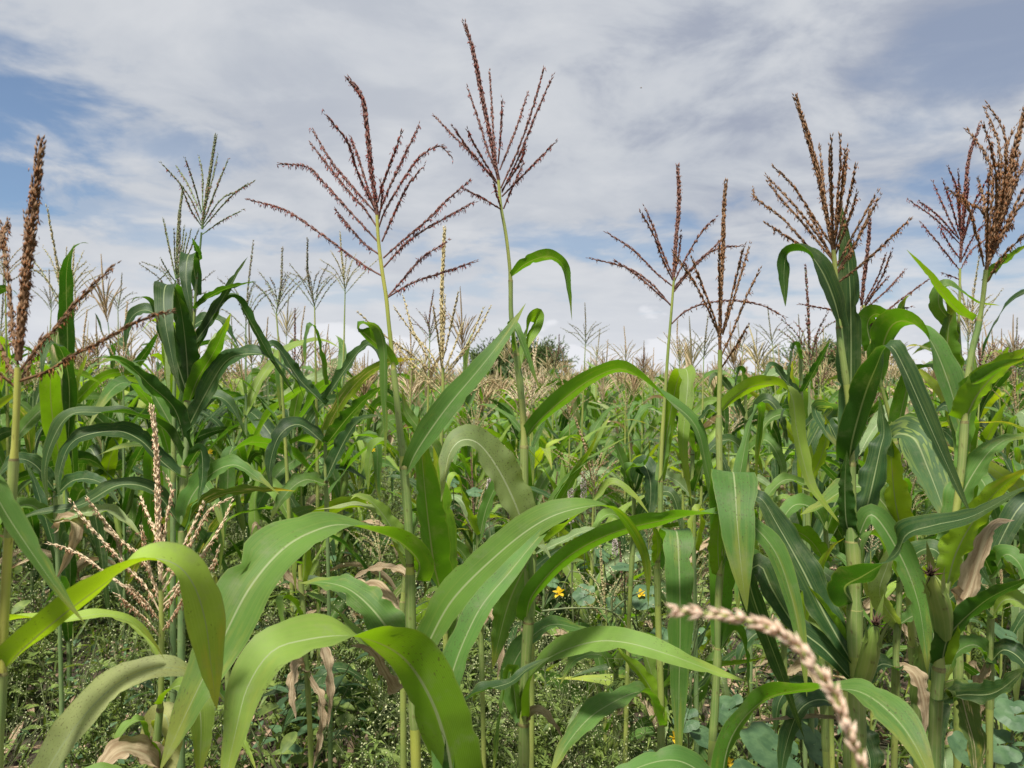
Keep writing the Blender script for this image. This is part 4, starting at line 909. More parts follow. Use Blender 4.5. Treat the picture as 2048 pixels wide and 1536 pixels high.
low('low maize plant with light drooping leaves just left of the tall middle stalk', [(955, 1060), (958, 1130), (962, 1250), (965, 1400)], 2.0, [1070, 1160, 1250], [
    ([(956, 1080), (930, 1010), (915, 955), (900, 960), (890, 1020)], 30, (130, 40), 'leaf_yellow', {}),
    ([(956, 1090), (975, 1010), (1005, 960), (1030, 1000), (1040, 1060)], 30, (40, 40), 'leaf', {}),
    ([(958, 1160), (990, 1090), (1030, 1070), (1080, 1090), (1110, 1130)], 34, (40, 50), 'leaf_pale', {}),
    ([(958, 1160), (920, 1100), (890, 1090), (860, 1130)], 30, (50, 40), 'leaf', {}),
    ([(961, 1250), (985, 1230), (1000, 1290), (995, 1360)], 26, (40, 40), 'leaf_dry', dict(ripple=.12))])
low('small maize plant with stiff leaves rising right, behind the middle stalk', [(1068, 1090), (1066, 1150), (1064, 1260)], 2.1, [1000, 1100], [
    ([(1068, 1092), (1110, 1020), (1150, 950), (1180, 900), (1196, 868)], 28, (140, 135), 'leaf', {}),
    ([(1068, 1100), (1120, 1060), (1190, 1000), (1225, 965), (1262, 985), (1300, 1030)], 34, (140, 60, 40), 'leaf_fresh', {}),
    ([(1066, 1100), (1100, 1010), (1150, 940), (1225, 890), (1262, 872)], 18, (50, 60), 'leaf', {}),
    ([(1066, 1110), (1120, 1085), (1180, 1060), (1240, 1080)], 26, (60, 50), 'leaf_pale', {})])
low('maize plant with a cupped grey-green leaf behind the arching pale one', [(1268, 960), (1268, 1040), (1262, 1160), (1256, 1280)], 2.2, [900, 975, 1060], [
    ([(1268, 980), (1256, 950), (1262, 935), (1290, 930), (1300, 900), (1298, 880)], 34, (50, 120), 'leaf', dict(sgn=1, ripple=.1)),
    ([(1268, 985), (1285, 930), (1300, 960), (1300, 1010), (1290, 1060)], 44, (40, 30), 'leaf_dark', {}),
    ([(1266, 990), (1240, 910), (1225, 880), (1212, 900), (1200, 930)], 26, (60, 40), 'leaf', {}),
    ([(1266, 1060), (1300, 1000), (1340, 985), (1360, 1040), (1362, 1090)], 30, (50, 40), 'leaf_dark', {}),
    ([(1264, 1070), (1230, 1030), (1200, 1040), (1180, 1090)], 30, (50, 40), 'leaf_fresh', {})])
low('low maize plant with two dark folded leaves between the two right-of-centre stalks', [(1385, 900), (1386, 980), (1388, 1100), (1390, 1230)], 2.3, [820, 900, 990], [
    ([(1386, 905), (1370, 850), (1350, 830), (1338, 860), (1336, 920)], 28, (130, 40), 'leaf', {}),
    ([(1386, 990), (1405, 930), (1425, 905), (1450, 930), (1455, 1000)], 34, (130, 35), 'leaf_dark', {}),
    ([(1386, 995), (1350, 960), (1310, 950), (1280, 985)], 30, (50, 50), 'leaf_pale', {}),
    ([(1388, 1100), (1400, 1050), (1398, 1020), (1385, 1040), (1376, 1110)], 30, (130, 40), 'leaf_yellow', dict(sgn=-1))], mat='stalk_green')
low('maize plant with broad arching grey-green leaves left of the big dark one', [(1650, 1010), (1652, 1090), (1656, 1200), (1660, 1330)], 1.95, [1040, 1120, 1210], [
    ([(1652, 1060), (1630, 1020), (1590, 1010), (1560, 1050), (1545, 1110)], 44, (60, 35), 'leaf', {}),
    ([(1652, 1065), (1670, 1020), (1690, 1010), (1640, 990), (1600, 975)], 40, (140, 60), 'leaf', dict(sgn=-1)),
    ([(1654, 1130), (1620, 1080), (1575, 1060), (1555, 1100), (1580, 1150)], 40, (140, 130), 'leaf_fresh', {}),
    ([(1656, 1210), (1640, 1140), (1600, 1120), (1560, 1150), (1540, 1220)], 40, (60, 40), 'leaf', {}),
    ([(1656, 1215), (1690, 1190), (1640, 1140), (1605, 1160)], 34, (40, 40), 'leaf_pale', dict(sgn=-1))])
low('low yellowing maize plant close behind the foot of the big dark one', [(1640, 1290), (1645, 1360), (1650, 1450)], 1.7, [1310, 1400], [
    ([(1642, 1320), (1610, 1240), (1630, 1160), (1660, 1100), (1690, 1075)], 34, (140, 130), 'leaf_yellow', dict(sgn=1)),
    ([(1644, 1330), (1600, 1290), (1550, 1280), (1520, 1330)], 40, (50, 35), 'leaf', {}),
    ([(1646, 1400), (1600, 1370), (1560, 1400), (1550, 1470)], 40, (60, 30), 'leaf_dark', {})])
low('maize plant with a mottled drooping leaf left of the big dark one', [(1610, 860), (1612, 940), (1616, 1050)], 2.1, [900, 960], [
    ([(1612, 905), (1640, 850), (1665, 820), (1655, 812), (1630, 818), (1650, 860), (1690, 910)], 40, (60, 40), 'leaf_mosaic', {}),
    ([(1612, 910), (1590, 850), (1570, 820), (1560, 850)], 26, (130, 60), 'leaf_dark', {}),
    ([(1614, 965), (1640, 920), (1655, 860), (1650, 830)], 30, (140, 140), 'leaf_yellow', {}),
    ([(1614, 970), (1570, 960), (1530, 1000), (1520, 1050)], 30, (60, 40), 'leaf', {})], mat='stalk_green')
low('low dark maize plant at the far left between the yellow stalk and the pink tassel', [(110, 960), (112, 1040), (116, 1150)], 2.4, [900, 980], [
    ([(112, 985), (70, 930), (30, 920), (-10, 960)], 40, (50, 40), 'leaf_dark', {}),
    ([(112, 990), (150, 960), (200, 965), (240, 1010)], 34, (50, 40), 'leaf_dark', {}),
    ([(112, 1040), (150, 1030), (215, 1020), (250, 1040), (285, 1075)], 34, (60, 40), 'leaf_pale', {}),
    ([(114, 1060), (125, 1040), (150, 1050), (140, 1100), (112, 1160)], 34, (60, 40), 'leaf_dry', dict(sgn=1)),
    ([(112, 1050), (60, 1010), (10, 1030), (-30, 1080)], 36, (60, 40), 'leaf', {})], mat='stalk_green')
low('dark maize plant whose wide leaves spread between the dark left one and the yellow stalk', [(650, 860), (652, 950), (655, 1080)], 2.5, [800, 880, 960], [
    ([(650, 810), (600, 760), (560, 700), (540, 690), (520, 730)], 34, (60, 50), 'leaf_dark', {}),
    ([(652, 890), (600, 850), (560, 870), (540, 930), (545, 980)], 40, (60, 35), 'leaf_dark', {}),
    ([(652, 890), (700, 830), (740, 790), (770, 770)], 38, (140, 130), 'leaf_dark', {}),
    ([(652, 960), (690, 880), (720, 840), (760, 830)], 40, (50, 60), 'leaf_dark', {}),
    ([(654, 970), (610, 960), (570, 990), (540, 1040)], 40, (60, 40), 'leaf', {}),
    ([(650, 800), (690, 740), (720, 700), (745, 690), (770, 740)], 32, (60, 50), 'leaf_dark', {}),
    ([(650, 770), (640, 700), (625, 650), (612, 680), (610, 740)], 24, (130, 40), 'leaf', {})], mat='stalk_green')

low('low maize plant with a yellow tip leaf, bottom left between the broad arching leaves', [(455, 1300), (457, 1400), (460, 1500)], 2.1, [1290, 1400], [
    ([(456, 1310), (445, 1240), (432, 1180), (425, 1150), (418, 1190)], 26, (60, 50), 'leaf_speck', {}),
    ([(457, 1400), (470, 1440), (490, 1490), (515, 1545)], 20, (50, 40), 'leaf_yellow', {}),
    ([(456, 1330), (480, 1260), (500, 1200), (505, 1170)], 22, (50, 50), 'leaf_dry', dict(ripple=.12)),
    ([(457, 1410), (420, 1360), (390, 1350), (370, 1400)], 30, (60, 40), 'leaf', {})])
low('low maize plant with leaves touching the ground, below the squash flowers', [(1232, 1330), (1232, 1400), (1232, 1500)], 2.3, [1330, 1420], [
    ([(1232, 1345), (1260, 1290), (1290, 1310), (1310, 1380), (1316, 1440)], 38, (60, 35), 'leaf_fresh', {}),
    ([(1232, 1345), (1200, 1310), (1150, 1320), (1120, 1370)], 32, (60, 40), 'leaf', {}),
    ([(1232, 1430), (1270, 1400), (1310, 1440), (1320, 1500)], 30, (50, 40), 'leaf_dry', dict(ripple=.12)),
    ([(1232, 1430), (1190, 1410), (1150, 1440), (1130, 1500)], 34, (60, 40), 'leaf_pale', {})])
low('low maize plant half hidden behind the blurred tassel branch', [(1565, 1200), (1568, 1280), (1570, 1400)], 1.95, [1180, 1270, 1350], [
    ([(1566, 1210), (1530, 1140), (1500, 1120), (1480, 1160), (1475, 1230)], 44, (60, 35), 'leaf', {}),
    ([(1566, 1215), (1600, 1170), (1640, 1190), (1660, 1260)], 40, (55, 40), 'leaf_dark', {}),
    ([(1568, 1280), (1600, 1250), (1650, 1270), (1680, 1330)], 42, (50, 35), 'leaf_fresh', {}),
    ([(1568, 1285), (1530, 1260), (1490, 1290), (1470, 1350)], 40, (50, 40), 'leaf_dark', {}),
    ([(1569, 1350), (1610, 1340), (1640, 1400), (1645, 1460)], 30, (50, 30), 'leaf_dry', dict(ripple=.12))])
low('low maize plant filling the gap right of the ears', [(1800, 1150), (1796, 1240), (1792, 1360)], 1.55, [1150, 1240, 1330], [
    ([(1798, 1160), (1770, 1090), (1740, 1070), (1725, 1110), (1735, 1200)], 46, (140, 40), 'leaf', dict(sgn=-1)),
    ([(1798, 1165), (1830, 1110), (1870, 1100), (1900, 1150), (1910, 1220)], 48, (60, 35), 'leaf_dark', {}),
    ([(1796, 1250), (1760, 1190), (1775, 1130), (1800, 1060)], 46, (35, 40), 'leaf_pale', dict(sgn=1)),
    ([(1796, 1250), (1840, 1230), (1880, 1270), (1900, 1340)], 46, (60, 40), 'leaf', {}),
    ([(1794, 1335), (1760, 1330), (1730, 1370), (1720, 1440)], 44, (60, 35), 'leaf_dark', {}),
    ([(1794, 1335), (1830, 1350), (1850, 1420), (1845, 1480)], 34, (50, 30), 'leaf_dry', dict(ripple=.14))])
low('low maize plant with broad dark leaves at the right frame edge', [(1985, 1150), (1982, 1240), (1980, 1380)], 1.5, [1130, 1220, 1320], [
    ([(1984, 1150), (1960, 1100), (1945, 1095), (1965, 1140), (1990, 1180)], 40, (140, 130), 'leaf_dark', dict(sgn=-1)),
    ([(1984, 1155), (2010, 1110), (2040, 1130), (2060, 1190)], 46, (55, 40), 'leaf', {}),
    ([(1983, 1230), (1950, 1190), (1910, 1190), (1880, 1230), (1870, 1290)], 50, (60, 40), 'leaf_dark', {}),
    ([(1983, 1235), (2010, 1200), (2050, 1210), (2080, 1260)], 50, (60, 40), 'leaf_fresh', {}),
    ([(1981, 1320), (1950, 1290), (1910, 1310), (1890, 1370)], 46, (60, 35), 'leaf', {}),
    ([(1981, 1325), (2010, 1300), (2050, 1330), (2070, 1400)], 50, (60, 40), 'leaf_dark', {}),
    ([(1980, 1330), (1960, 1380), (1955, 1450), (1960, 1500)], 30, (50, 30), 'leaf_dry', dict(sgn=-1, ripple=.14))])
low('dark maize plant standing close behind the big dark one on its left', [(1600, 690), (1602, 780), (1606, 900)], 2.6, [700, 770, 850], [
    ([(1601, 720), (1590, 690), (1580, 735), (1575, 790)], 20, (130, 40), 'leaf_dark', dict(sgn=-1)),
    ([(1601, 790), (1570, 760), (1545, 730), (1525, 760)], 24, (60, 40), 'leaf_dark', {}),
    ([(1602, 790), (1630, 740), (1650, 700), (1660, 680)], 22, (130, 130), 'leaf_dark', {}),
    ([(1604, 860), (1640, 830), (1670, 870), (1680, 930)], 28, (60, 40), 'leaf_dark', {}),
    ([(1604, 870), (1570, 830), (1530, 850), (1515, 920)], 30, (60, 40), 'leaf', {})], mat='stalk_green')
low('dark maize plant just right of the straight brown spike, with curled leaves', [(1490, 760), (1492, 850), (1496, 980)], 2.7, [750, 830, 900], [
    ([(1490, 765), (1480, 740), (1470, 790), (1480, 840)], 20, (130, 40), 'leaf_dark', dict(sgn=-1)),
    ([(1491, 840), (1460, 780), (1430, 750), (1415, 780)], 24, (60, 40), 'leaf_dark', {}),
    ([(1491, 845), (1530, 800), (1560, 830), (1575, 890)], 28, (60, 40), 'leaf_dark', {}),
    ([(1493, 905), (1530, 880), (1560, 920), (1570, 980)], 30, (60, 40), 'leaf', {}),
    ([(1493, 910), (1460, 880), (1420, 900), (1400, 960)], 28, (60, 40), 'leaf_dark', {})], mat='stalk_green')

# ================================================================== plants made by rule, set out over the field
def grown_leaf(mb, z, az, L, w, e0, bend, rs, n=20, m=4, r0=.008, mi=0, roll=0.0, ripple=.07, brk=None, keel=.2):
    t = np.linspace(0, 1, n)
    if brk: e = e0 - bend * (1 / (1 + np.exp(-(t - brk) * 22))) - R(25) * t
    else: e = e0 - bend * t ** 1.35
    e = np.maximum(e, R(-86))
    a = az + (rs.rand() - .5) * 1.3 * t + .22 * np.sin(t * 5 + rs.rand() * 6); e = e + .16 * np.sin(t * 6 + rs.rand() * 6) * t
    T = np.stack([np.cos(a) * np.cos(e), np.sin(a) * np.cos(e), np.sin(e)], 1)
    C = np.array([math.cos(az) * r0, math.sin(az) * r0, z]) + np.concatenate((np.zeros((1, 3)), np.cumsum((T[1:] + T[:-1]) / 2, 0))) * L / (n - 1)
    W0 = np.stack([-np.sin(a), np.cos(a), np.zeros(n)], 1)
    N = np.cross(T, W0); N = np.where((T[:, 2:] > 2) , N, N)
    N = -N if N[n // 3, 2] < 0 else N
    ro = roll * np.sin(t * 2.2 + .3)
    N = N * np.cos(ro)[:, None] + np.cross(T, N) * np.sin(ro)[:, None]
    ribbon(mb, C, N, w, m, keel, ripple, 3, rs.randint(1 << 30), mi, .5, .35)
    return C
def grown_tassel(H, tl, rs, nb=11, spread=1.0, fine=True, lean=None):
    """list of centre lines: first the spike, then the side branches"""
    lean = (rs.randn(2) * .08) if lean is None else lean
    ax = norm(np.array([lean[0], lean[1], 1.]))
    sp = np.array([ax * 0, ax * tl * .5 + rs.randn(3) * .006, ax * tl + rs.randn(3) * .012]) + [0, 0, H]
    out = [sp]
    for k in range(nb):
        a = k * 2.4 + rs.rand() * .6; z0 = -.02 + .11 * (k / nb); l = tl * (.80 - .35 * k / nb) * (.8 + .35 * rs.rand())
        e = R(90 - spread * (26 + 20 * rs.rand() + 12 * (1 - k / nb)))
        d = np.array([math.cos(a) * math.cos(e), math.sin(a) * math.cos(e), math.sin(e)]); b = ax * z0 * tl / .35
        drop = rs.rand() ** 2 * .22
        out.append(np.array([b, b + d * l * .5 + [0, 0, .01], b + d * l * .96 + np.array([math.cos(a), math.sin(a), -1.2]) * drop * l * .5]) + [0, 0, H])
    return out
def grow_plant(root, H, seed, tint='leaf', tassel='brown', nleaf=9, tl=.36, spread=1.0, big=1.0, nb=11, split=True, ears=True, stalk='stalk', top_leaf=.80, dry=.2):
    """a whole maize plant as parts under root, origin at its foot"""
    rs = np.random.RandomState(seed)
    mb = MB(); lean = rs.randn(2) * .02
    zz = np.linspace(0, 1, 22); pts = np.stack([lean[0] * zz ** 2 * H, lean[1] * zz ** 2 * H, zz * H], 1)
    rad = np.interp(zz, [0, .6, .82, 1], [.011, .0095, .006, .0032]) * big ** .5
    for k in range(8): rad *= 1 + .1 * np.exp(-((zz - .1 * k - .05) / .012) ** 2)
    tube(mb, pts, rad, 7)
    link('stalk', mb.mesh('stalk', [M[stalk]]), root)
    az0 = rs.rand() * 6.28
    for k in range(nleaf):
        f = k / (nleaf - 1); z = H * (.16 + (top_leaf - .16) * f)
        az = az0 + (k % 2) * math.pi + (rs.rand() - .5) * .9
        L = (.50 + .34 * math.sin(math.pi * (.15 + .75 * f))) * big * (.85 + .3 * rs.rand()); w = (.058 + .030 * math.sin(math.pi * (.2 + .65 * f))) * big * (.85 + .25 * rs.rand())
        mb = MB()
        isdry = f < .3 and rs.rand() < dry + .35
        if isdry: grown_leaf(mb, z, az, L * .8, w * .6, R(30), R(150), rs, 18, 4, roll=rs.randn() * .9, ripple=.2, keel=.5)
        else: grown_leaf(mb, z, az, L, w, R(52 + 30 * rs.rand()), R(35 + 130 * rs.rand()), rs, 22, 4, roll=rs.randn() * .8, brk=(.25 + .45 * rs.rand()) if rs.rand() < .4 else None, ripple=.10)
        mt = 'leaf_dry' if isdry else tint
        if not isdry and rs.rand() < .26: mt = ('leaf_fresh', 'leaf_pale', 'leaf_yellow', 'leaf_dark', 'leaf_scorch')[rs.randint(5)]
        link('leaf', mb.mesh('leaf', [M[mt]]), root)
    if tassel:
        st = STY[tassel]; mats = [M[st[0]], M[st[1]], M['stalk_green']]
        ls = grown_tassel(H, tl, rs, nb, spread); ls[0][:, :2] += pts[-1][:2]
        for b in ls[1:]: b[:, :2] += pts[-1][:2]
        mb = MB(); seed_branch(mb, ls[0], rs.randint(9999), .008, .014, .003, 4, .34, .2, .002, .02)
        t = None
        if not split:
            for b in ls[1:]: seed_branch(mb, b, rs.randint(9999), .009, .013, .0022, 2, .34, .2, .0011)
        t = link('tassel', mb.mesh('tassel', mats), root)
        if split:
            for b in ls[1:]:
                mb = MB(); seed_branch(mb, b, rs.randint(9999), .009, .013, .0022, 2, .34, .3, .0011)
                link('tassel_branch', mb.mesh('tassel_branch', mats), t)
    if ears:
        for k in range(1 + rs.randint(2)):
            a = az0 + k * math.pi + .3; z = H * (.40 + .1 * k)
            p0 = np.array([math.cos(a) * .012, math.sin(a) * .012, z]); 
            mb = MB(); c, _ = spline(np.array([p0, p0 + [math.cos(a) * .03, math.sin(a) * .03, .10], p0 + [math.cos(a) * .05, math.sin(a) * .05, .2]]), 8)
            tube(mb, c, .021 * np.interp(np.linspace(0, 1, 8), [0, .2, .6, 1], [.5, .95, .85, .2]), 7)
            link('ear', mb.mesh('ear', [M['husk']]), root)
    return root
#  measured tassels seen against the sky: (x foot, y foot, y tip, x tip, style, look, spread, label)
SEMI = [
 (585, 628, 500, 592, 'dusk', 'leaf', .8, 'maize plant with the leftmost of three skyline tassels before the tall red one'),
 (636, 612, 482, 656, 'dusk', 'leaf', .9, 'maize plant with the middle of three skyline tassels before the tall red one'),
 (681, 580, 468, 687, 'straw', 'leaf', .8, 'maize plant with the rightmost of three skyline tassels before the tall red one'),
 (122, 590, 488, 136, 'straw', 'leaf', .9, 'maize plant with a full straw tassel right behind the thick brown spike at left'),
 (150, 640, 560, 158, 'straw', 'leaf', 1.0, 'maize plant with a low tassel between the two thick tassel branches at left'),
 (238, 620, 545, 240, 'dusk', 'leaf', 1.15, 'maize plant with a thin spreading grey tassel above the curled leaf at left'),
 (85, 620, 545, 82, 'dusk', 'leaf', .9, 'maize plant with a thin grey tassel beside the foot of the thick brown spike'),
 (15, 560, 440, 10, 'tan', 'leaf', 1.1, 'maize plant cut by the left edge of the frame with a tan tassel'),
 (384, 660, 590, 378, 'red', 'leaf_dark', .9, 'maize plant with a reddish tassel half hidden in the dark leaves at left'),
 (468, 700, 632, 470, 'dusk', 'leaf', 1.1, 'maize plant with a faint tassel right of the dark-green plant'),
 (850, 680, 585, 848, 'red', 'leaf', 1.0, 'maize plant with a small purplish tassel between the red and the straw tassel'),
 (665, 760, 672, 660, 'pink', 'leaf', .8, 'maize plant with a drooping pink-tan tassel low behind the curled leaf'),
 (820, 735, 640, 825, 'tan', 'leaf', .8, 'maize plant with a tan tassel just left of the straw spike'),
 (1032, 770, 700, 1022, 'pink', 'leaf', .7, 'maize plant with a pale pink tassel hugging the middle stalk'),
 (1160, 690, 610, 1160, 'dusk', 'leaf', 1.3, 'maize plant with a wide wiry tassel on the skyline right of the middle stalk'),
 (1103, 735, 665, 1103, 'red', 'leaf', .8, 'maize plant with a dark red spike in front of the round thorn tree'),
 (1190, 720, 660, 1193, 'straw', 'leaf', 1.2, 'maize plant with an upright spike and arching side branches right of the wiry tassel'),
 (1250, 730, 655, 1258, 'tan', 'leaf', .9, 'maize plant with a fan-shaped tan tassel left of the sparse open tassel'),
 (1284, 745, 694, 1287, 'brown', 'leaf', .5, 'maize plant with a bare short brown spike on the skyline'),
 (1368, 725, 640, 1360, 'tan', 'leaf', .8, 'maize plant with a tan tassel at the foot of the sparse open tassel'),
 (1402, 715, 630, 1400, 'dusk', 'leaf_dark', 1.0, 'maize plant with a grey tassel between the two middle-right stalks'),
 (1483, 705, 638, 1490, 'dusk', 'leaf', 1.1, 'maize plant with a thin tassel right of the straight brown spike'),
 (1520, 715, 662, 1518, 'dusk', 'leaf', 1.2, 'maize plant with a low wide tassel midway between brown spike and thorn tree'),
 (1562, 690, 612, 1553, 'dusk', 'leaf_dark', 1.1, 'maize plant with a dark tassel on the skyline left of the right-hand thorn tree'),
 (1582, 700, 632, 1580, 'dusk', 'leaf', .9, 'maize plant with a pale tassel close beside the dark one on the skyline'),
 (1640, 715, 650, 1628, 'straw', 'leaf', .9, 'maize plant with a straw tassel in front of the thorn tree on the right'),
 (1890, 735, 668, 1893, 'red', 'leaf', 1.0, 'maize plant with a small red-grey tassel left of the right-edge stalks'),
 (2045, 735, 640, 2046, 'dusk', 'leaf', .8, 'maize plant with a thin tassel cut by the right edge'),
 (1108, 1130, 1040, 1112, 'tan', 'leaf', 1.1, 'short maize plant with a reddish-tan tassel low behind the middle stalk'),
 (608, 960, 850, 618, 'pink', 'leaf_dark', 1.3, 'short maize plant with a wide thin tassel low in front of the dark stand'),
 (512, 800, 742, 512, 'pink', 'leaf', 1.1, 'maize plant with a low pink-tan tassel beside the dark-green plant'),
 (462, 780, 738, 458, 'pink', 'leaf', 1.0, 'maize plant with a low rosy tassel touching the dark leaves'),
 (1270, 830, 745, 1272, 'straw', 'leaf', .9, 'maize plant with a straw tassel in the open middle of the field'),
 (1700, 1000, 920, 1702, 'tan', 'leaf', .8, 'short maize plant hidden behind the big dark one'),
 (2000, 950, 860, 2005, 'straw', 'leaf', 1.1, 'short maize plant with a drooping straw tassel at the right edge'),
]
TAKEN = []
def place_semi():
    for i, (x, yf, yt, xt, sty, look, spr, lab) in enumerate(SEMI):
        ln = yf - yt; tl = .30 + .05 * ((i * 37) % 5) / 5
        d = tl * F / ln
        p = P(x, yf, d); H = max(p[2], .5)
        d = max(d, 1.9)
        r = thing('maize_plant', lab, 'maize plant', (float(p[0]), float(p[1]), 0), 'maize plants with tassels on the skyline' if yf < 770 else 'low maize plants')
        grow_plant(r, H, 900 + i, look, sty, 8, tl, spr, .95, 11, split=d < 5, ears=d < 5, top_leaf=.72 if H > 1.5 else .66)
        TAKEN.append((p[0], p[1]))
place_semi()
FIELD_PLANTS = []

# ---- templates that are copied for the nearer field
def template(kind, seed, H, tint, sty, **kw):
    r = bpy.data.objects.new('maize_plant', None); COL.objects.link(r); r['category'] = 'maize plant'; r['label'] = ''
    grow_plant(r, H, seed, tint, sty, **kw); return r
TD = [template('d', 40 + i, 1.34 + .07 * i, 'leaf_dark' if i != 3 else 'leaf', ('straw', 'tan', 'red', 'dusk', 'pink')[i], nleaf=11, big=1.05, nb=8, stalk='stalk_green', dry=.1) for i in range(5)]
TS = [template('s', 60 + i, 1.10 + .08 * i, ('leaf', 'leaf_fresh', 'leaf', 'leaf', 'leaf_dark')[i], ('straw', 'tan', 'pink', 'brown', 'tan')[i], nleaf=9, big=.86, nb=10, dry=.5) for i in range(5)]
used = set()
BINS = [(60, 'at the left frame edge'), (230, 'left of the dark left plant'), (420, 'around the dark left plant'), (600, 'just right of the dark left plant'), (770, 'just left of the yellow stalk'), (900, 'just right of the yellow stalk'),
        (1050, 'just left of the tall middle stalk'), (1200, 'just right of the tall middle stalk'), (1340, 'left of the sparse open tassel'), (1450, 'between the two right-of-centre stalks'), (1600, 'right of the straight brown spike'),
        (1720, 'left of the big dark right-hand plant'), (1880, 'right of the big dark right-hand plant'), (9999, 'at the right frame edge')]
ORD = ['nearest', 'second nearest', 'third nearest', 'fourth nearest', 'fifth nearest', 'sixth nearest', 'seventh nearest', 'eighth nearest', 'ninth nearest', 'tenth nearest', 'eleventh nearest', 'twelfth nearest', 'thirteenth nearest', 'fourteenth nearest', 'fifteenth nearest', 'sixteenth nearest', 'seventeenth nearest', 'eighteenth nearest', 'nineteenth nearest', 'twentieth nearest']
def name_by_place(objs, what):
    cnt = {}
    for o in sorted(objs, key=lambda o: o.location[1]):
        px = 1024 + F * o.location[0] / o.location[1]; w = next(p for e, p in BINS if px < e)
        k = cnt.get(w, 0); cnt[w] = k + 1
        if k < len(ORD): o['label'] = '%s %s %s%s' % (ORD[k], what, w, o.get('_look', ''))
        if '_look' in o: del o['_look']
LOOK = {}
for t_, w_ in zip(TD + TS, ('straw tassel', 'tan tassel', 'rusty tassel', 'thin grey tassel', 'pale pink tassel') + ('straw tassel', 'tan tassel', 'pale pink tassel', 'brown tassel', 'short tan tassel')): LOOK[t_.name] = w_
def look_label(tp, lab): return lab.replace('maize plant', 'maize plant with ' + LOOK[tp.name], 1)
def put(tp, x, y, rz, s, sz, lab, grp):
    key = tp.name
    if key not in used:
        used.add(key); tp.location = (x, y, 0); tp.rotation_euler = (0, 0, rz); tp.scale = (s, s, sz); tp['group'] = grp; o = tp
    else: o = dup(tp, (x, y, 0), rz, (s, s, sz), lab, grp)
    o['label'] = lab; o['_look'] = ', ' + LOOK[key]; FIELD_PLANTS.append(o)
def whole(tp_seed, H, tint, sty, big):
    """a plant too far away to tell its parts: one mesh"""
    rs = np.random.RandomState(tp_seed); mb = MB()
    tube(mb, [(0, 0, 0), (.01, 0, H * .6), (.0, .01, H)], [.011, .009, .004], 4, 1)
    az0 = rs.rand() * 6.28
    for k in range(9):
        f = k / 8; L = (.50 + .32 * math.sin(math.pi * (.15 + .75 * f))) * big * (.85 + .3 * rs.rand())
        grown_leaf(mb, H * (.25 + .58 * f), az0 + (k % 2) * math.pi + (rs.rand() - .5), L, .075 * big, R(48 + 34 * rs.rand()), R(35 + 125 * rs.rand()), rs, 10, 2, mi=(3 if rs.rand() < .3 else 0), roll=rs.randn() * .7, brk=.25 + .4 * rs.rand() if rs.rand() < .4 else None)
    ls = grown_tassel(H, .40, rs, 18, .9)
    for q, b in enumerate(ls):
        c, _ = spline(b, 5); tube(mb, c, np.array([.6, 1, 1, .9, .4]) * (.0085 if q == 0 else .0048), 3, 2)
    return mb, [M[tint], M['stalk_green'], M[STY[sty][0]], M['leaf_dark' if tp_seed % 3 == 0 else ('leaf_fresh' if tp_seed % 3 == 1 else 'leaf_dry')]]
WH = []
for i, (H, tint, sty, big) in enumerate([(1.52, 'leaf_dark', 'straw', 1.0), (1.45, 'leaf', 'tan', 1.0), (1.35, 'leaf', 'straw', .95), (1.30, 'leaf_fresh', 'pink', .9), (1.42, 'leaf_dark', 'tan', 1.0), (1.28, 'leaf', 'tan', .9), (1.22, 'leaf_pale', 'straw', .9), (1.5, 'leaf', 'straw', 1.0)]):
    mb, mats = whole(300 + i, H, tint, sty, big); WH.append((mb, mats, mb.mesh('maize_plant', mats)))
ZONES = [('dark-green maize plant in the dense stand at left', 'maize plants of the dense stand at left'),
         ('maize plant in the weedy middle of the field', 'maize plants in the open middle of the field'),
         ('maize plant behind the big plants at right', 'maize plants of the stand at right'),
         ('distant small maize plant in the far rows under the skyline', 'distant maize plants')]
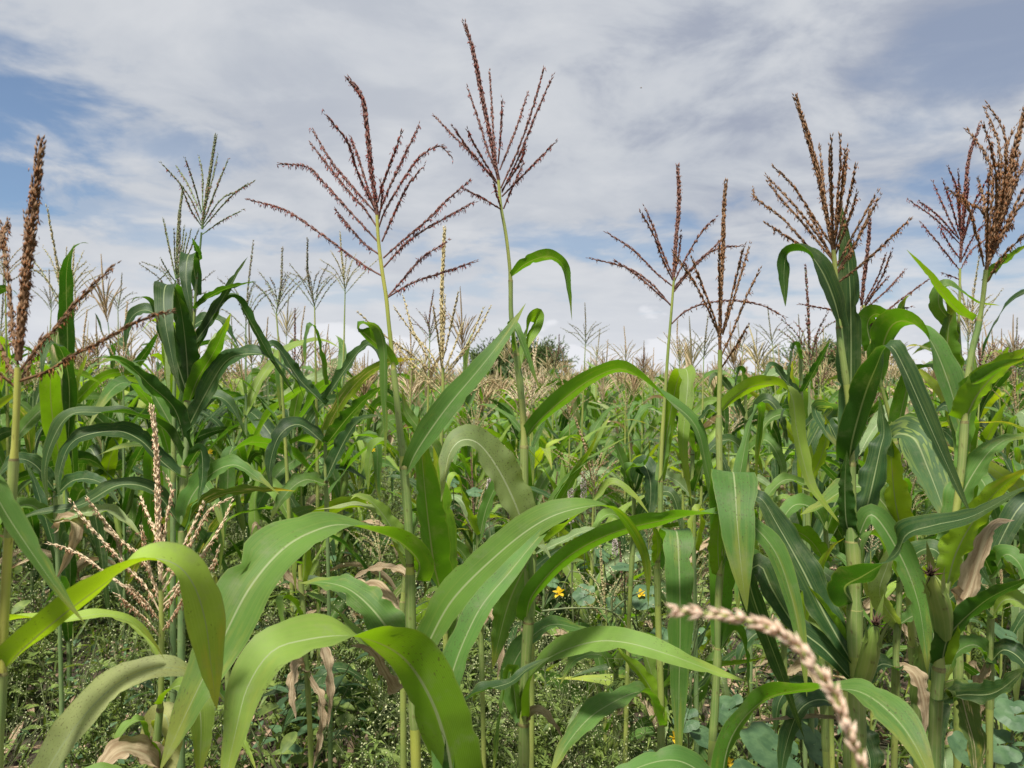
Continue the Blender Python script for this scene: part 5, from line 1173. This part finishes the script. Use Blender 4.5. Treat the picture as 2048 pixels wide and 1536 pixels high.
def scatter():
    rs = np.random.RandomState(21)
    cells = []
    y = 1.9
    while y < 85:
        step = .50 + .006 * y * y ** .5
        hw = y * .76 + .6
        for x in np.arange(-hw, hw, step):
            cells.append((x + (rs.rand() - .5) * step * .7, y + (rs.rand() - .5) * step * .7))
        y += step * 1.12
    near, far = [], []; low_ = []
    for (x, y) in cells:
        k = x / y
        px = 1024 + F * k
        if y < 2.5 and -.45 < k < .95: continue
        if y < 2.0: continue
        # density: thick at left, thin in the middle, medium on the right
        den = np.interp(px, [0, 560, 700, 1500, 1700, 2100], [1, 1, .85, .8, .9, .95])
        if y > 9: den = np.interp(y, [9, 16], [den, .95])
        if 2.5 <= y < 5.2 and 640 < px < 1500: den = .08 if y < 3.2 else .42
        if y < 3.3 and px < 640: den *= .12
        if rs.rand() > den: continue
        if any((x - a) ** 2 + (y - b) ** 2 < .07 for a, b in TAKEN): continue
        near.append((x, y, px))
    near.sort(key=lambda c: c[1])
    for _ in range(26):        # low, half-grown plants that hide the stalk feet
        y = 2.35 + 2.3 * rs.rand(); px = 640 + 1450 * rs.rand(); low_.append(((px - 1024) / F * y, y, px))
    vis = 0; n_ind = 0; stuff = MB(); smats = None
    slots = {}
    for (x, y, px) in low_:
        q = .50 + .2 * rs.rand(); put((TS + TD)[rs.randint(10)], x, y, rs.rand() * 6.28, q * 1.15, q, *ZONES[1 if px < 1560 else 2]); n_ind += 1
    for (x, y, px) in near:
        rz = rs.rand() * 6.28; j = rs.rand()
        tall = np.interp(px, [0, 450, 640, 1500, 2048], [1.24, 1.22, 1.10, 1.08, 1.12])
        if y > 9: tall = np.interp(y, [9, 20], [tall, 1.14])
        s = (.88 + .22 * rs.rand()); sz = tall * (.84 + .22 * rs.rand() + (.22 * rs.rand() if rs.rand() < .25 else 0))
        left = px < 640; right = px > 1560
        if y < 6.2:
            tps = TD if (left or (right and j < .5)) else TS
            zone = ZONES[0 if left else (2 if right else 1)]
            put(tps[rs.randint(5)], x, y, rz, s, sz, *zone); n_ind += 1
        elif n_ind < 250:
            pool = [0, 1, 4, 7] if left else ([1, 2, 4, 5, 7] if right else [2, 3, 5, 6, 1])
            o = link('maize_plant', WH[(kw_ := pool[rs.randint(len(pool))])][2], None, (x, y, 0)); o.rotation_euler = (rs.randn() * .05, rs.randn() * .05, rz); o.scale = (s, s, sz)
            z = ZONES[3] if y > 9.5 else ZONES[0 if left else (2 if right else 1)]
            o['label'] = z[0].replace('maize plant', 'maize plant with ' + ('straw', 'tan', 'straw', 'pink', 'tan', 'tan', 'straw', 'straw')[kw_] + ' tassel', 1); o['group'] = z[1]; 
            if y <= 9.5: o['_look'] = ', ' + ('straw', 'tan', 'straw', 'pink', 'tan', 'tan', 'straw', 'straw')[kw_] + ' tassel'; FIELD_PLANTS.append(o)
            o['category'] = 'maize plant'; n_ind += 1
        else:
            far.append((x, y, rz, s, sz, px))
    for tp in TD + TS:
        if tp.name not in used:
            for c in list(tp.children_recursive): bpy.data.objects.remove(c)
            bpy.data.objects.remove(tp)
    return n_ind, far
n_ind, far = scatter()
name_by_place(FIELD_PLANTS, 'field maize')
print('individual field plants', n_ind, 'rest', len(far))
def far_rows():
    """what is beyond counting: all the plants further out in one mesh"""
    rs = np.random.RandomState(5)
    mats = []; packs = []
    for i, (H, tint, sty, big) in enumerate([(1.5, 'leaf_dark', 'straw', 1.0), (1.42, 'leaf', 'tan', 1.0), (1.35, 'leaf_pale', 'straw', .95), (1.38, 'leaf', 'pink', .95), (1.30, 'leaf_fresh', 'tan', .95)]):
        mb = MB(); q = np.random.RandomState(70 + i)
        tube(mb, [(0, 0, 0.3), (.0, .01, H)], [.010, .004], 3, 1)
        az0 = q.rand() * 6.28
        for k in range(7):
            f = k / 6; grown_leaf(mb, H * (.34 + .5 * f), az0 + (k % 2) * math.pi + (q.rand() - .5), (.6 + .2 * q.rand()) * big, .085 * big, R(60 + 18 * q.rand()), R(75 + 80 * q.rand()), q, 6, 1, mi=0, roll=q.randn() * .4, ripple=0)
        for b_i, b in enumerate(grown_tassel(H, .38, q, 12, .9)):
            tube(mb, b, np.array([.8, 1, .6]) * (.013 if b_i == 0 else .0075), 3, 2)
        ms = [M[tint], M['stalk_green'], M[STY[sty][0]]]
        idx = []
        for m_ in ms:
            if m_ not in mats: mats.append(m_)
            idx.append(mats.index(m_))
        packs.append((mb, idx))
    out = MB()
    for (x, y, rz, s, sz, px) in far:
        mb, idx = packs[rs.randint(len(packs))]
        c, sn = math.cos(rz), math.sin(rz); base = out.n
        for v, f, uv, mi in zip(mb.v, mb.f, mb.uv, mb.mi):
            q = np.stack([(v[:, 0] * c - v[:, 1] * sn) * s + x, (v[:, 0] * sn + v[:, 1] * c) * s + y, v[:, 2] * sz * (1 + .0 * y)], 1)
            out.v.append(q); off = out.n if False else 0
            out.f.append(f + base); out.uv.append(uv); out.mi.append(np.array([idx[k] for k in mi]))
            out.n += len(v)
    o = link('maize_rows', out.mesh('maize_rows', mats)); o['kind'] = 'stuff'; o['label'] = 'mass of distant maize plants filling the field to the skyline'; o['category'] = 'maize field'
far_rows()

# ---- thorn trees beyond the field
def pxx(x, y): return (x - 1024) / F * y
thorn_tree('rounded dark thorn tree behind the middle maize stalk', pxx(1035, 34), 34, 4.3, 3.25, 1)
thorn_tree('broad thorn tree on the skyline left of the big dark maize plant', pxx(1672, 30), 30, 4.2, 3.15, 2)

# ================================================================== weeds and litter
M['weed'] = simple('weed_leaf', (.090, .140, .030), (.19, .25, .058), 40, rough=.55, trans=.25)
M['weed_blue'] = simple('weed_leaf_bluish', (.050, .105, .046), (.095, .17, .075), 30, rough=.5, trans=.25)
M['weed_stem'] = simple('weed_stem', (.09, .12, .045), (.15, .17, .07), 40, rough=.6)
M['floret'] = simple('weed_floret', (.25, .29, .11), (.46, .47, .27), 200, rough=.7)
M['yellow'] = simple('yellow_petal', (.55, .38, .02), (.66, .48, .03), 40, rough=.6, trans=.3)
M['pinkwhite'] = simple('cockscomb_spike', (.42, .39, .35), (.56, .47, .47), 80, rough=.8, trans=.2)
M['litter'] = simple('dry_litter', (.16, .105, .065), (.36, .26, .17), 12, rough=.9)
M['grass'] = simple('grass_blade', (.08, .14, .03), (.17, .22, .05), 12, rough=.6, trans=.3)

def small_leaves(mb, pos, dr, L, W, rs, mi=0, seg=3, droop=.35):
    """pos (k,3), dr (k,3) directions: pointed oval leaves of 2*seg quads each, folded on the midrib"""
    k = len(pos); dr = norm(dr); up = np.array([0, 0, 1.]) + rs.randn(k, 3) * .25
    sd = norm(np.cross(dr, up)); nn = np.cross(sd, dr)
    L = np.broadcast_to(L, (k,))[:, None]; W = np.broadcast_to(W, (k,))[:, None]
    ts = np.linspace(0, 1, seg + 1); V = []
    for t in ts:
        c = pos + dr * L * t - np.array([0, 0, 1.]) * (droop * L * t * t)
        wv = W * .5 * (math.sin(math.pi * min(1, t * .9 + .06)) ** .8)
        V += [c - sd * wv + nn * wv * .35, c, c + sd * wv + nn * wv * .35]
    V = np.stack(V, 1).reshape(-1, 3); w = 3 * (seg + 1); f = []
    for i in range(seg):
        for j in (0, 1): f.append((i * 3 + j, i * 3 + j + 1, i * 3 + j + 4, i * 3 + j + 3))
    f = (np.array(f)[None] + (np.arange(k) * w)[:, None, None]).reshape(-1, 4)
    mb.add(V, f, None, mi)
def blobs(mb, pos, r, mi=0):
    k = len(pos); r = np.broadcast_to(r, (k,))[:, None]
    D = np.array([(1, 0, 0), (-1, 0, 0), (0, 1, 0), (0, -1, 0), (0, 0, 1), (0, 0, -1)], float)
    V = (pos[:, None] + D[None] * r[:, None]).reshape(-1, 3)
    f = np.array([(0, 2, 4), (2, 1, 4), (1, 3, 4), (3, 0, 4), (2, 0, 5), (1, 2, 5), (3, 1, 5), (0, 3, 5)])
    mb.add(V, (f[None] + (np.arange(k) * 6)[:, None, None]).reshape(-1, 3), None, mi)

def parthenium(seed, H):
    """bushy weed with lobed leaves and sprays of tiny white heads"""
    rs = np.random.RandomState(seed)
    st = MB(); fl = MB(); lf = MB(); F_, LP, LD = [], [], []
    main = np.array([[0, 0, 0], [rs.randn() * .02, rs.randn() * .02, H * .5], [rs.randn() * .05, rs.randn() * .05, H * .75]])
    tube(st, main, [.004, .003, .0022], 4)
    for k in range(13):
        f = .22 + .78 * k / 12; b = main[0] * (1 - f) + (main[1] if f < .7 else main[2]) * f; b[2] = H * .75 * f
        a = k * 2.4 + rs.rand(); e = R(35 + 30 * f + 12 * rs.randn()); l = H * (.55 - .2 * f) * (.8 + .4 * rs.rand())
        d = np.array([math.cos(a) * math.cos(e), math.sin(a) * math.cos(e), math.sin(e)])
        tip = b + d * l + [0, 0, l * .15]; tube(st, [b, b + d * l * .5, tip], [.002, .0015, .001], 3)
        for q in range(4):
            g = tip - d * l * .35 * rs.rand(); e2 = g + norm(d + rs.randn(3) * .6 + [0, 0, .5]) * l * (.25 + .25 * rs.rand())
            tube(st, [g, e2], [.0009, .0006], 3)
            for w_ in range(3):
                e3 = e2 + rs.randn(3) * .016 + [0, 0, .008]
                tube(st, [e2, e3], [.0006, .0005], 3); F_.append(e3)
        for q in range(7):
            LP.append(b + d * l * rs.rand() * .7); LD.append(norm(d + rs.randn(3) * .8))
    for q in range(46):
        a = rs.rand() * 6.28; r_ = H * .4 * rs.rand(); LP.append([math.cos(a) * r_ * .5, math.sin(a) * r_ * .5, H * .45 * rs.rand()]); LD.append([math.cos(a), math.sin(a), .5 + .4 * rs.randn()])
    blobs(fl, np.array(F_), .0021 + .0017 * rs.rand(len(F_)))
    LP = np.array(LP); LD = np.array(LD)
    small_leaves(lf, LP, LD, .045 + .04 * rs.rand(len(LP)), .010 + .008 * rs.rand(len(LP)), rs)
    for sgn in (-1, 1):          # lobes
        s = norm(np.cross(LD, [0, 0, 1.])) * sgn
        small_leaves(lf, LP + norm(LD) * .02, LD * .6 + s, .022 + .018 * rs.rand(len(LP)), .007, rs, seg=2)
        small_leaves(lf, LP + norm(LD) * .035, LD * .8 + s, .018 + .014 * rs.rand(len(LP)), .006, rs, seg=2)
    return [('stem', st.mesh('stem', [M['weed_stem']]), 0), ('flower_heads', fl.mesh('flower_heads', [M['floret']]), 1), ('foliage', lf.mesh('foliage', [M['weed']]), 1)]
PT = [parthenium(500 + i, .40 + .07 * i) for i in range(4)]
def spot(px, py, z=.25):
    """where the line of sight through a pixel meets the height z"""
    v = dirpx(px, py); k = (z - CAM_H) / v[2]
    return v[0] * k, v[1] * k
PZ = [('feathery weed with tiny white flower heads at lower left', 'white-flowered weeds at lower left'),
      ('feathery weed with tiny white flower heads below the middle stalks', 'white-flowered weeds in the middle'),
      ('feathery weed with tiny white flower heads at lower right', 'white-flowered weeds at lower right')]
def sow_weeds():
    rs = np.random.RandomState(9); n = 0; k = 0
    while n < 140 and k < 5000:
        k += 1
        px = rs.rand() * 2300 - 120; y = 2.15 + 6.2 * rs.rand() ** 1.5
        x = (px - 1024) / F * y
        zone = 0 if px < 640 else (1 if px < 1420 else 2)
        c = mnoise.noise(Vector((x * 1.1, y * 1.1, 5)))
        keep = (.85, .62, .25)[zone] * (1 if c > -.12 else .25)
        if 560 < px < 760 and y < 3.4: keep *= .45
        if rs.rand() > keep: continue
        t = PT[rs.randint(4)]; s = .8 + .4 * rs.rand()
        ti = [id(q) for q in PT].index(id(t)); near_ = y < 3.3
        r = thing('flowering_weed', ('low ', 'bushy ', 'upright ', 'tall ')[ti] + PZ[zone][0].replace('tiny white flower heads', 'tiny white flower heads ' + ('close' if near_ else 'further back')), 'weed', (x, y, hgt(x, y)), PZ[zone][1]); r.rotation_euler = (0, 0, rs.rand() * 6.28); r.scale = (s, s, s * (.85 + .3 * rs.rand()))
        for nm, me, stf in t:
            o = link(nm, me, r)
            if stf: o['kind'] = 'stuff'
        n += 1; WEEDS.append(r)
WEEDS = []
sow_weeds()
name_by_place(WEEDS, 'feathery white-dotted weed')

def broad_weed(seed, H, n, L, W, mat):
    rs = np.random.RandomState(seed); st = MB(); parts = []
    c, _ = spline(np.array([[0, 0, 0], [rs.randn() * .03, rs.randn() * .03, H * .5], [rs.randn() * .08, rs.randn() * .08, H]]), 12)
    tube(st, c, np.linspace(.0035, .0015, 12), 5); parts.append(('stem', st.mesh('stem', [M['weed_stem']])))
    for k in range(n):
        p = c[2 + int(9 * k / n)]; a = k * 2.2 + rs.rand(); mb = MB()
        d = np.array([math.cos(a), math.sin(a), .35 + .3 * rs.randn() * .5])
        l = L * (.7 + .5 * rs.rand()); q = p + d * .02
        tube(mb, [p, q], [.0012, .001], 3)
        small_leaves(mb, q[None], d[None], l, W * l / L, rs, seg=6, droop=.25)
        parts.append(('leaf', mb.mesh('leaf', [M[mat]])))
    return parts
BW = [broad_weed(600, .42, 12, .075, .038, 'weed'), broad_weed(601, .55, 14, .085, .034, 'weed_blue'), broad_weed(602, .34, 11, .07, .045, 'weed'), broad_weed(603, .48, 13, .065, .028, 'weed')]
BZ = [('green broad-leaved weed between the lower left maize plants', 'broad-leaved weeds at left'), ('green broad-leaved weed on the ground behind the middle stalks', 'broad-leaved weeds in the middle'), ('green broad-leaved weed at the foot of the right-hand maize', 'broad-leaved weeds at right')]
def sow_broad():
    rs = np.random.RandomState(19)
    for k in range(64):
        px = rs.rand() * 2200 - 60
        if k < 14: px = 560 + 200 * rs.rand()
        if 14 <= k < 24: px = 1850 + 200 * rs.rand()
        y = 2.2 + 3.0 * rs.rand(); x = (px - 1024) / F * y
        z = 0 if px < 760 else (1 if px < 1450 else 2)
        r = thing('broad_leaved_weed', BZ[z][0], 'weed', (x, y, hgt(x, y)), BZ[z][1]); r.rotation_euler = (0, 0, rs.rand() * 6.28); s = .8 + .6 * rs.rand(); r.scale = (s, s, s)
        for nm, me in BW[rs.randint(4)]: link(nm, me, r)
        BROAD.append(r)
BROAD = []
sow_broad()
name_by_place(BROAD, 'broad-leaved weed')

def gourd_leaf(mb, c, nrm, r, rs):
    """round, five-lobed leaf dished to the middle"""
    nrm = norm(nrm); X = norm(np.cross(nrm, [.2, 1, .1])); Y = np.cross(nrm, X); n = 30
    a = np.linspace(-math.pi + .25, math.pi - .25, n); rr = r * (.78 + .22 * np.abs(np.cos(a * 2.5)) ** .7) * (1 - .25 * np.exp(-((np.abs(a) - math.pi) / .5) ** 2))
    V = [c]; 
    for k, (f, h) in enumerate(((.5, .10), (1.0, .04))):
        V.append(c + (X * np.cos(a)[:, None] + Y * np.sin(a)[:, None]) * (rr * f)[:, None] + nrm * (h * r + .05 * r * np.sin(a * 5 + k)[:, None] * f))
    V = np.vstack([V[0][None], V[1], V[2]])
    mb.add(V, np.array([(0, 1 + i, 2 + i) for i in range(n - 1)])); 
    V2 = V.copy(); mb.add(V2, np.array([(1 + i, 1 + n + i, 2 + n + i, 2 + i) for i in range(n - 1)]))
def gourd(label, leaves, flowers, d, vine=None, extra=None):
    c0 = P(*leaves[0][:2], d); r = thing('squash_vine', label, 'squash vine', (float(c0[0]), float(c0[1]), 0), 'squash vines among the maize'); rs = np.random.RandomState(nseed())
    path = []
    for (x, y, rad, *dd) in leaves:
        dq = dd[0] if dd else d; c = P(x, y, dq); mb = MB()
        n = norm(np.array([rs.randn() * .35, -.55 + rs.randn() * .25, 1.]))
        gourd_leaf(mb, c, n, rad * dq / F, rs)
        foot = np.array([c[0] + rs.randn() * .03, c[1] + .03, max(.03, c[2] - .16)])
        tube(mb, [foot, (foot + c) / 2 + rs.randn(3) * .01, c + n * .004], [.0028, .0024, .002], 5, 1); path.append(foot)
        mb.v = [as_local(v, r) for v in mb.v]
        link('leaf', mb.mesh('leaf', [M['weed_blue'], M['weed_stem']]), r)
    path = sorted(path, key=lambda p: p[0]); path = [np.array([path[0][0] - .1, path[0][1], 0.0])] + path + [np.array([path[-1][0] + .1, path[-1][1], 0.0])]
    mb = MB(); c, _ = spline(np.array(path), 40); tube(mb, as_local(c, r), .0036, 6)
    if vine:
        for vn in vine:
            q, _ = spline(np.array([P(x, y, e) for x, y, e in vn]), 24); tube(mb, as_local(q, r), np.linspace(.0036, .0022, 24), 6)
    link('vine', mb.mesh('vine', [M['weed_stem']]), r)
    for (x, y, rad, *dd) in flowers:
        dq = dd[0] if dd else d; mb = MB(); c = P(x, y, dq); n = norm(np.array([rs.randn() * .4, -.8, .7])); X = norm(np.cross(n, [.1, .2, 1])); Y = np.cross(n, X)
        for k in range(5):
            a = k * 1.2566; dd_ = X * math.cos(a) + Y * math.sin(a)
            small_leaves(mb, (c - n * .004)[None], (dd_ + n * .45)[None], rad * dq / F, rad * .75 * dq / F, rs, seg=4, droop=0)
        tube(mb, [c - n * .025 , c - n * .003], [.0015, .003], 5, 1)
        mb.v = [as_local(v, r) for v in mb.v]
        link('flower', mb.mesh('flower', [M['yellow'], M['weed_stem']]), r)
gourd('squash vine with yellow flowers in the gap between the middle stalks', [(1290, 1195, 36), (1250, 1135, 30, 2.5), (1330, 1290, 46), (1360, 1330, 34, 2.7), (1170, 1190, 26), (1230, 1210, 22), (1390, 1275, 30, 2.8)],
      [(1118, 1186, 14), (1282, 1187, 11), (1250, 1262, 12)], 2.6, vine=[[(1085, 1222, 2.5), (1150, 1216, 2.5), (1222, 1222, 2.5), (1260, 1265, 2.5), (1285, 1310, 2.55)], [(1224, 1222, 2.5), (1225, 1190, 2.5), (1250, 1140, 2.5)], [(1224, 1222, 2.5), (1250, 1200, 2.5), (1290, 1180, 2.55)]])
gourd('squash vine with large bluish leaves along the bottom edge, right of the middle', [(1545, 1500, 70, 1.9), (1420, 1480, 44), (1600, 1440, 50, 2.1), (1460, 1420, 40), (1640, 1500, 42), (1375, 1440, 30), (1500, 1560, 50, 1.8), (1310, 1530, 34)],
      [(1350, 1475, 14), (1400, 1530, 16), (1460, 1525, 12)], 2.1)
gourd('squash vine with pale bluish leaves in the bottom right corner', [(2010, 1270, 36), (1995, 1490, 46, 1.7), (2030, 1430, 40, 1.7), (1930, 1500, 38), (1980, 1380, 34), (2040, 1530, 40, 1.7), (1850, 1520, 30)], [], 1.8)
gourd('squash vine with small leaves behind the tall middle plant', [(1205, 1110, 20), (1160, 1070, 20), (905, 965, 16), (950, 985, 18), (1290, 1110, 18), (1105, 1165, 16)], [(745, 900, 7), (420, 905, 9, 3.6)], 3.3)

def cockscomb(label, x, y0, y1, d, w=12):
    """white and pink spike on a thin leafy stem"""
    p = P(x, y0, d); r = thing('cockscomb', label, 'wild flower', (float(p[0]), float(p[1]), 0), 'pinkish white flower spikes'); rs = np.random.RandomState(nseed())
    top = P(x, y1, d)[2]; b = p[2]; st = MB(); tube(st, [(0, 0, 0), (.01, 0, b * .5), (0, 0, b)], [.004, .003, .002], 5); link('stem', st.mesh('stem', [M['weed_stem']]), r)
    n = 130; t = rs.rand(n) ** .9; a = rs.rand(n) * 6.28; rad = w / 2 * d / F * np.interp(t, [0, .25, .7, 1], [.6, 1, .7, .12])
    pos = np.stack([np.cos(a) * rad * .6, np.sin(a) * rad * .6, b + (top - b) * t], 1); mb = MB()
    spindles(mb, pos, np.stack([np.cos(a), np.sin(a), np.full(n, 1.3)], 1), rs.randn(n, 3), w * .5 * d / F, w * .10 * d / F, 0, 3)
    link('flower_spike', mb.mesh('flower_spike', [M['pinkwhite']]), r)
    for k in range(6):
        mb = MB(); a = k * 2.4; small_leaves(mb, np.array([[0, 0, b * (.4 + .09 * k)]]), np.array([[math.cos(a), math.sin(a), .7]]), .07, .016, rs, seg=4); link('leaf', mb.mesh('leaf', [M['weed']]), r)
for a in (('pinkish white flower spike close right of the slim straw-tasselled stalk', 893, 1015, 965, 3.0), ('pinkish white flower spike left of the tall middle stalk', 978, 1010, 960, 3.2), ('pinkish white flower spike right of the tall middle stalk', 1141, 1000, 960, 3.1),
          ('whitish flower spike behind the two dark middle leaves', 1167, 1010, 945, 3.6), ('whitish flower spike under the arching leaf', 1143, 1050, 1005, 3.0), ('pinkish flower spike low above the yellow flowers', 1230, 1115, 1080, 2.8),
          ): cockscomb(*a)

# ---- what nobody can count: ground cover, grass, litter
def cover():
    rs = np.random.RandomState(33)
    mb = MB(); k = 62000
    y = 1.7 + 14.5 * rs.rand(k) ** 1.35; px = rs.rand(k) * 2400 - 180; x = (px - 1024) / F * y
    cl = np.array([mnoise.noise(Vector((a * 1.7, b * 1.7, 2))) for a, b in zip(x, y)])
    keep = (cl + rs.randn(k) * .25 > -.05) | (y > 5)
    x, y, cl = x[keep], y[keep], cl[keep]; k = len(x)
    z = (.02 + .26 * rs.rand(k) ** 1.3 * (1 + np.clip(cl, -.5, 1))) * np.clip(.7 + y * .09, 1, 2.2)
    a = rs.rand(k) * 6.28; d = np.stack([np.cos(a), np.sin(a), .3 + .5 * rs.randn(k)], 1)
    g = rs.rand(k) < .35; s = np.clip(y / 6, .8, 1.7)
    for sel, mi in ((g, 1), (~g, 0)):
        small_leaves(mb, np.stack([x, y, z], 1)[sel], d[sel], (.035 + .035 * rs.rand(sel.sum())) * s[sel], (.016 + .014 * rs.rand(sel.sum())) * s[sel], rs, mi=mi, seg=2)
    o = link('ground_cover', mb.mesh('ground_cover', [M['weed'], M['weed_blue']])); o['kind'] = 'stuff'; o['label'] = 'low tangle of small green weed leaves covering the soil'; o['category'] = 'ground cover'
    mb = MB(); k = 9000
    y = 1.7 + 13 * rs.rand(k) ** 1.3; px = rs.rand(k) * 2400 - 180; x = (px - 1024) / F * y; a = rs.rand(k) * 6.28; l = .14 + .24 * rs.rand(k)
    small_leaves(mb, np.stack([x, y, np.zeros(k)], 1), np.stack([np.cos(a) * .45, np.sin(a) * .45, np.ones(k)], 1), l, .006 + .005 * rs.rand(k), rs, seg=3, droop=.2)
    y = 4 + 14 * rs.rand(k) ** 1.1; x = (px - 1024) / F * y
    small_leaves(mb, np.stack([x, y, np.zeros(k)], 1), np.stack([np.cos(a) * .55, np.sin(a) * .55, np.ones(k)], 1), .25 + .35 * rs.rand(k), .010 + .008 * rs.rand(k), rs, seg=3, droop=.45)
    o = link('grass', mb.mesh('grass', [M['grass']])); o['kind'] = 'stuff'; o['label'] = 'thin grass blades growing between the weeds'; o['category'] = 'grass'
    mb = MB(); k = 4600
    y = 1.7 + 7 * rs.rand(k) ** 1.3; px = rs.rand(k) * 2400 - 180; x = (px - 1024) / F * y; a = rs.rand(k) * 6.28
    small_leaves(mb, np.stack([x, y, .008 + .07 * rs.rand(k) ** 2], 1), np.stack([np.cos(a), np.sin(a), .25 * rs.randn(k)], 1), .05 + .22 * rs.rand(k) ** 2, .010 + .028 * rs.rand(k), rs, seg=4, droop=.12)
    o = link('dry_litter', mb.mesh('dry_litter', [M['litter']])); o['kind'] = 'stuff'; o['label'] = 'brown dry leaf litter lying on the dark soil'; o['category'] = 'leaf litter'
cover()

# ---- a tiny insect in the sky
def insect():
    p = P(1282, 176, 6.0); r = thing('flying_insect', 'tiny dark flying insect high in the clouds right of the tallest tassel', 'insect', tuple(float(k) for k in p))
    mb = MB(); tube(mb, [(-.008, 0, 0), (-.003, 0, .001), (.003, 0, .001), (.008, 0, 0)], [.0012, .003, .003, .001], 6); link('body', mb.mesh('body', [M['silk']]), r)
    for s in (-1, 1):
        mb = MB(); small_leaves(mb, np.array([[0, 0, .002]]), np.array([[.2, s, .5]]), .013, .006, np.random.RandomState(1), seg=3); link('wing', mb.mesh('wing', [M['gl_tan']]), r)
insect()
print('objects', len(bpy.data.objects), 'triangles', sum(sum(len(p.vertices) - 2 for p in m.polygons) if len(m.polygons) < 200 else len(m.loops) - 2 * len(m.polygons) for m in bpy.data.meshes))
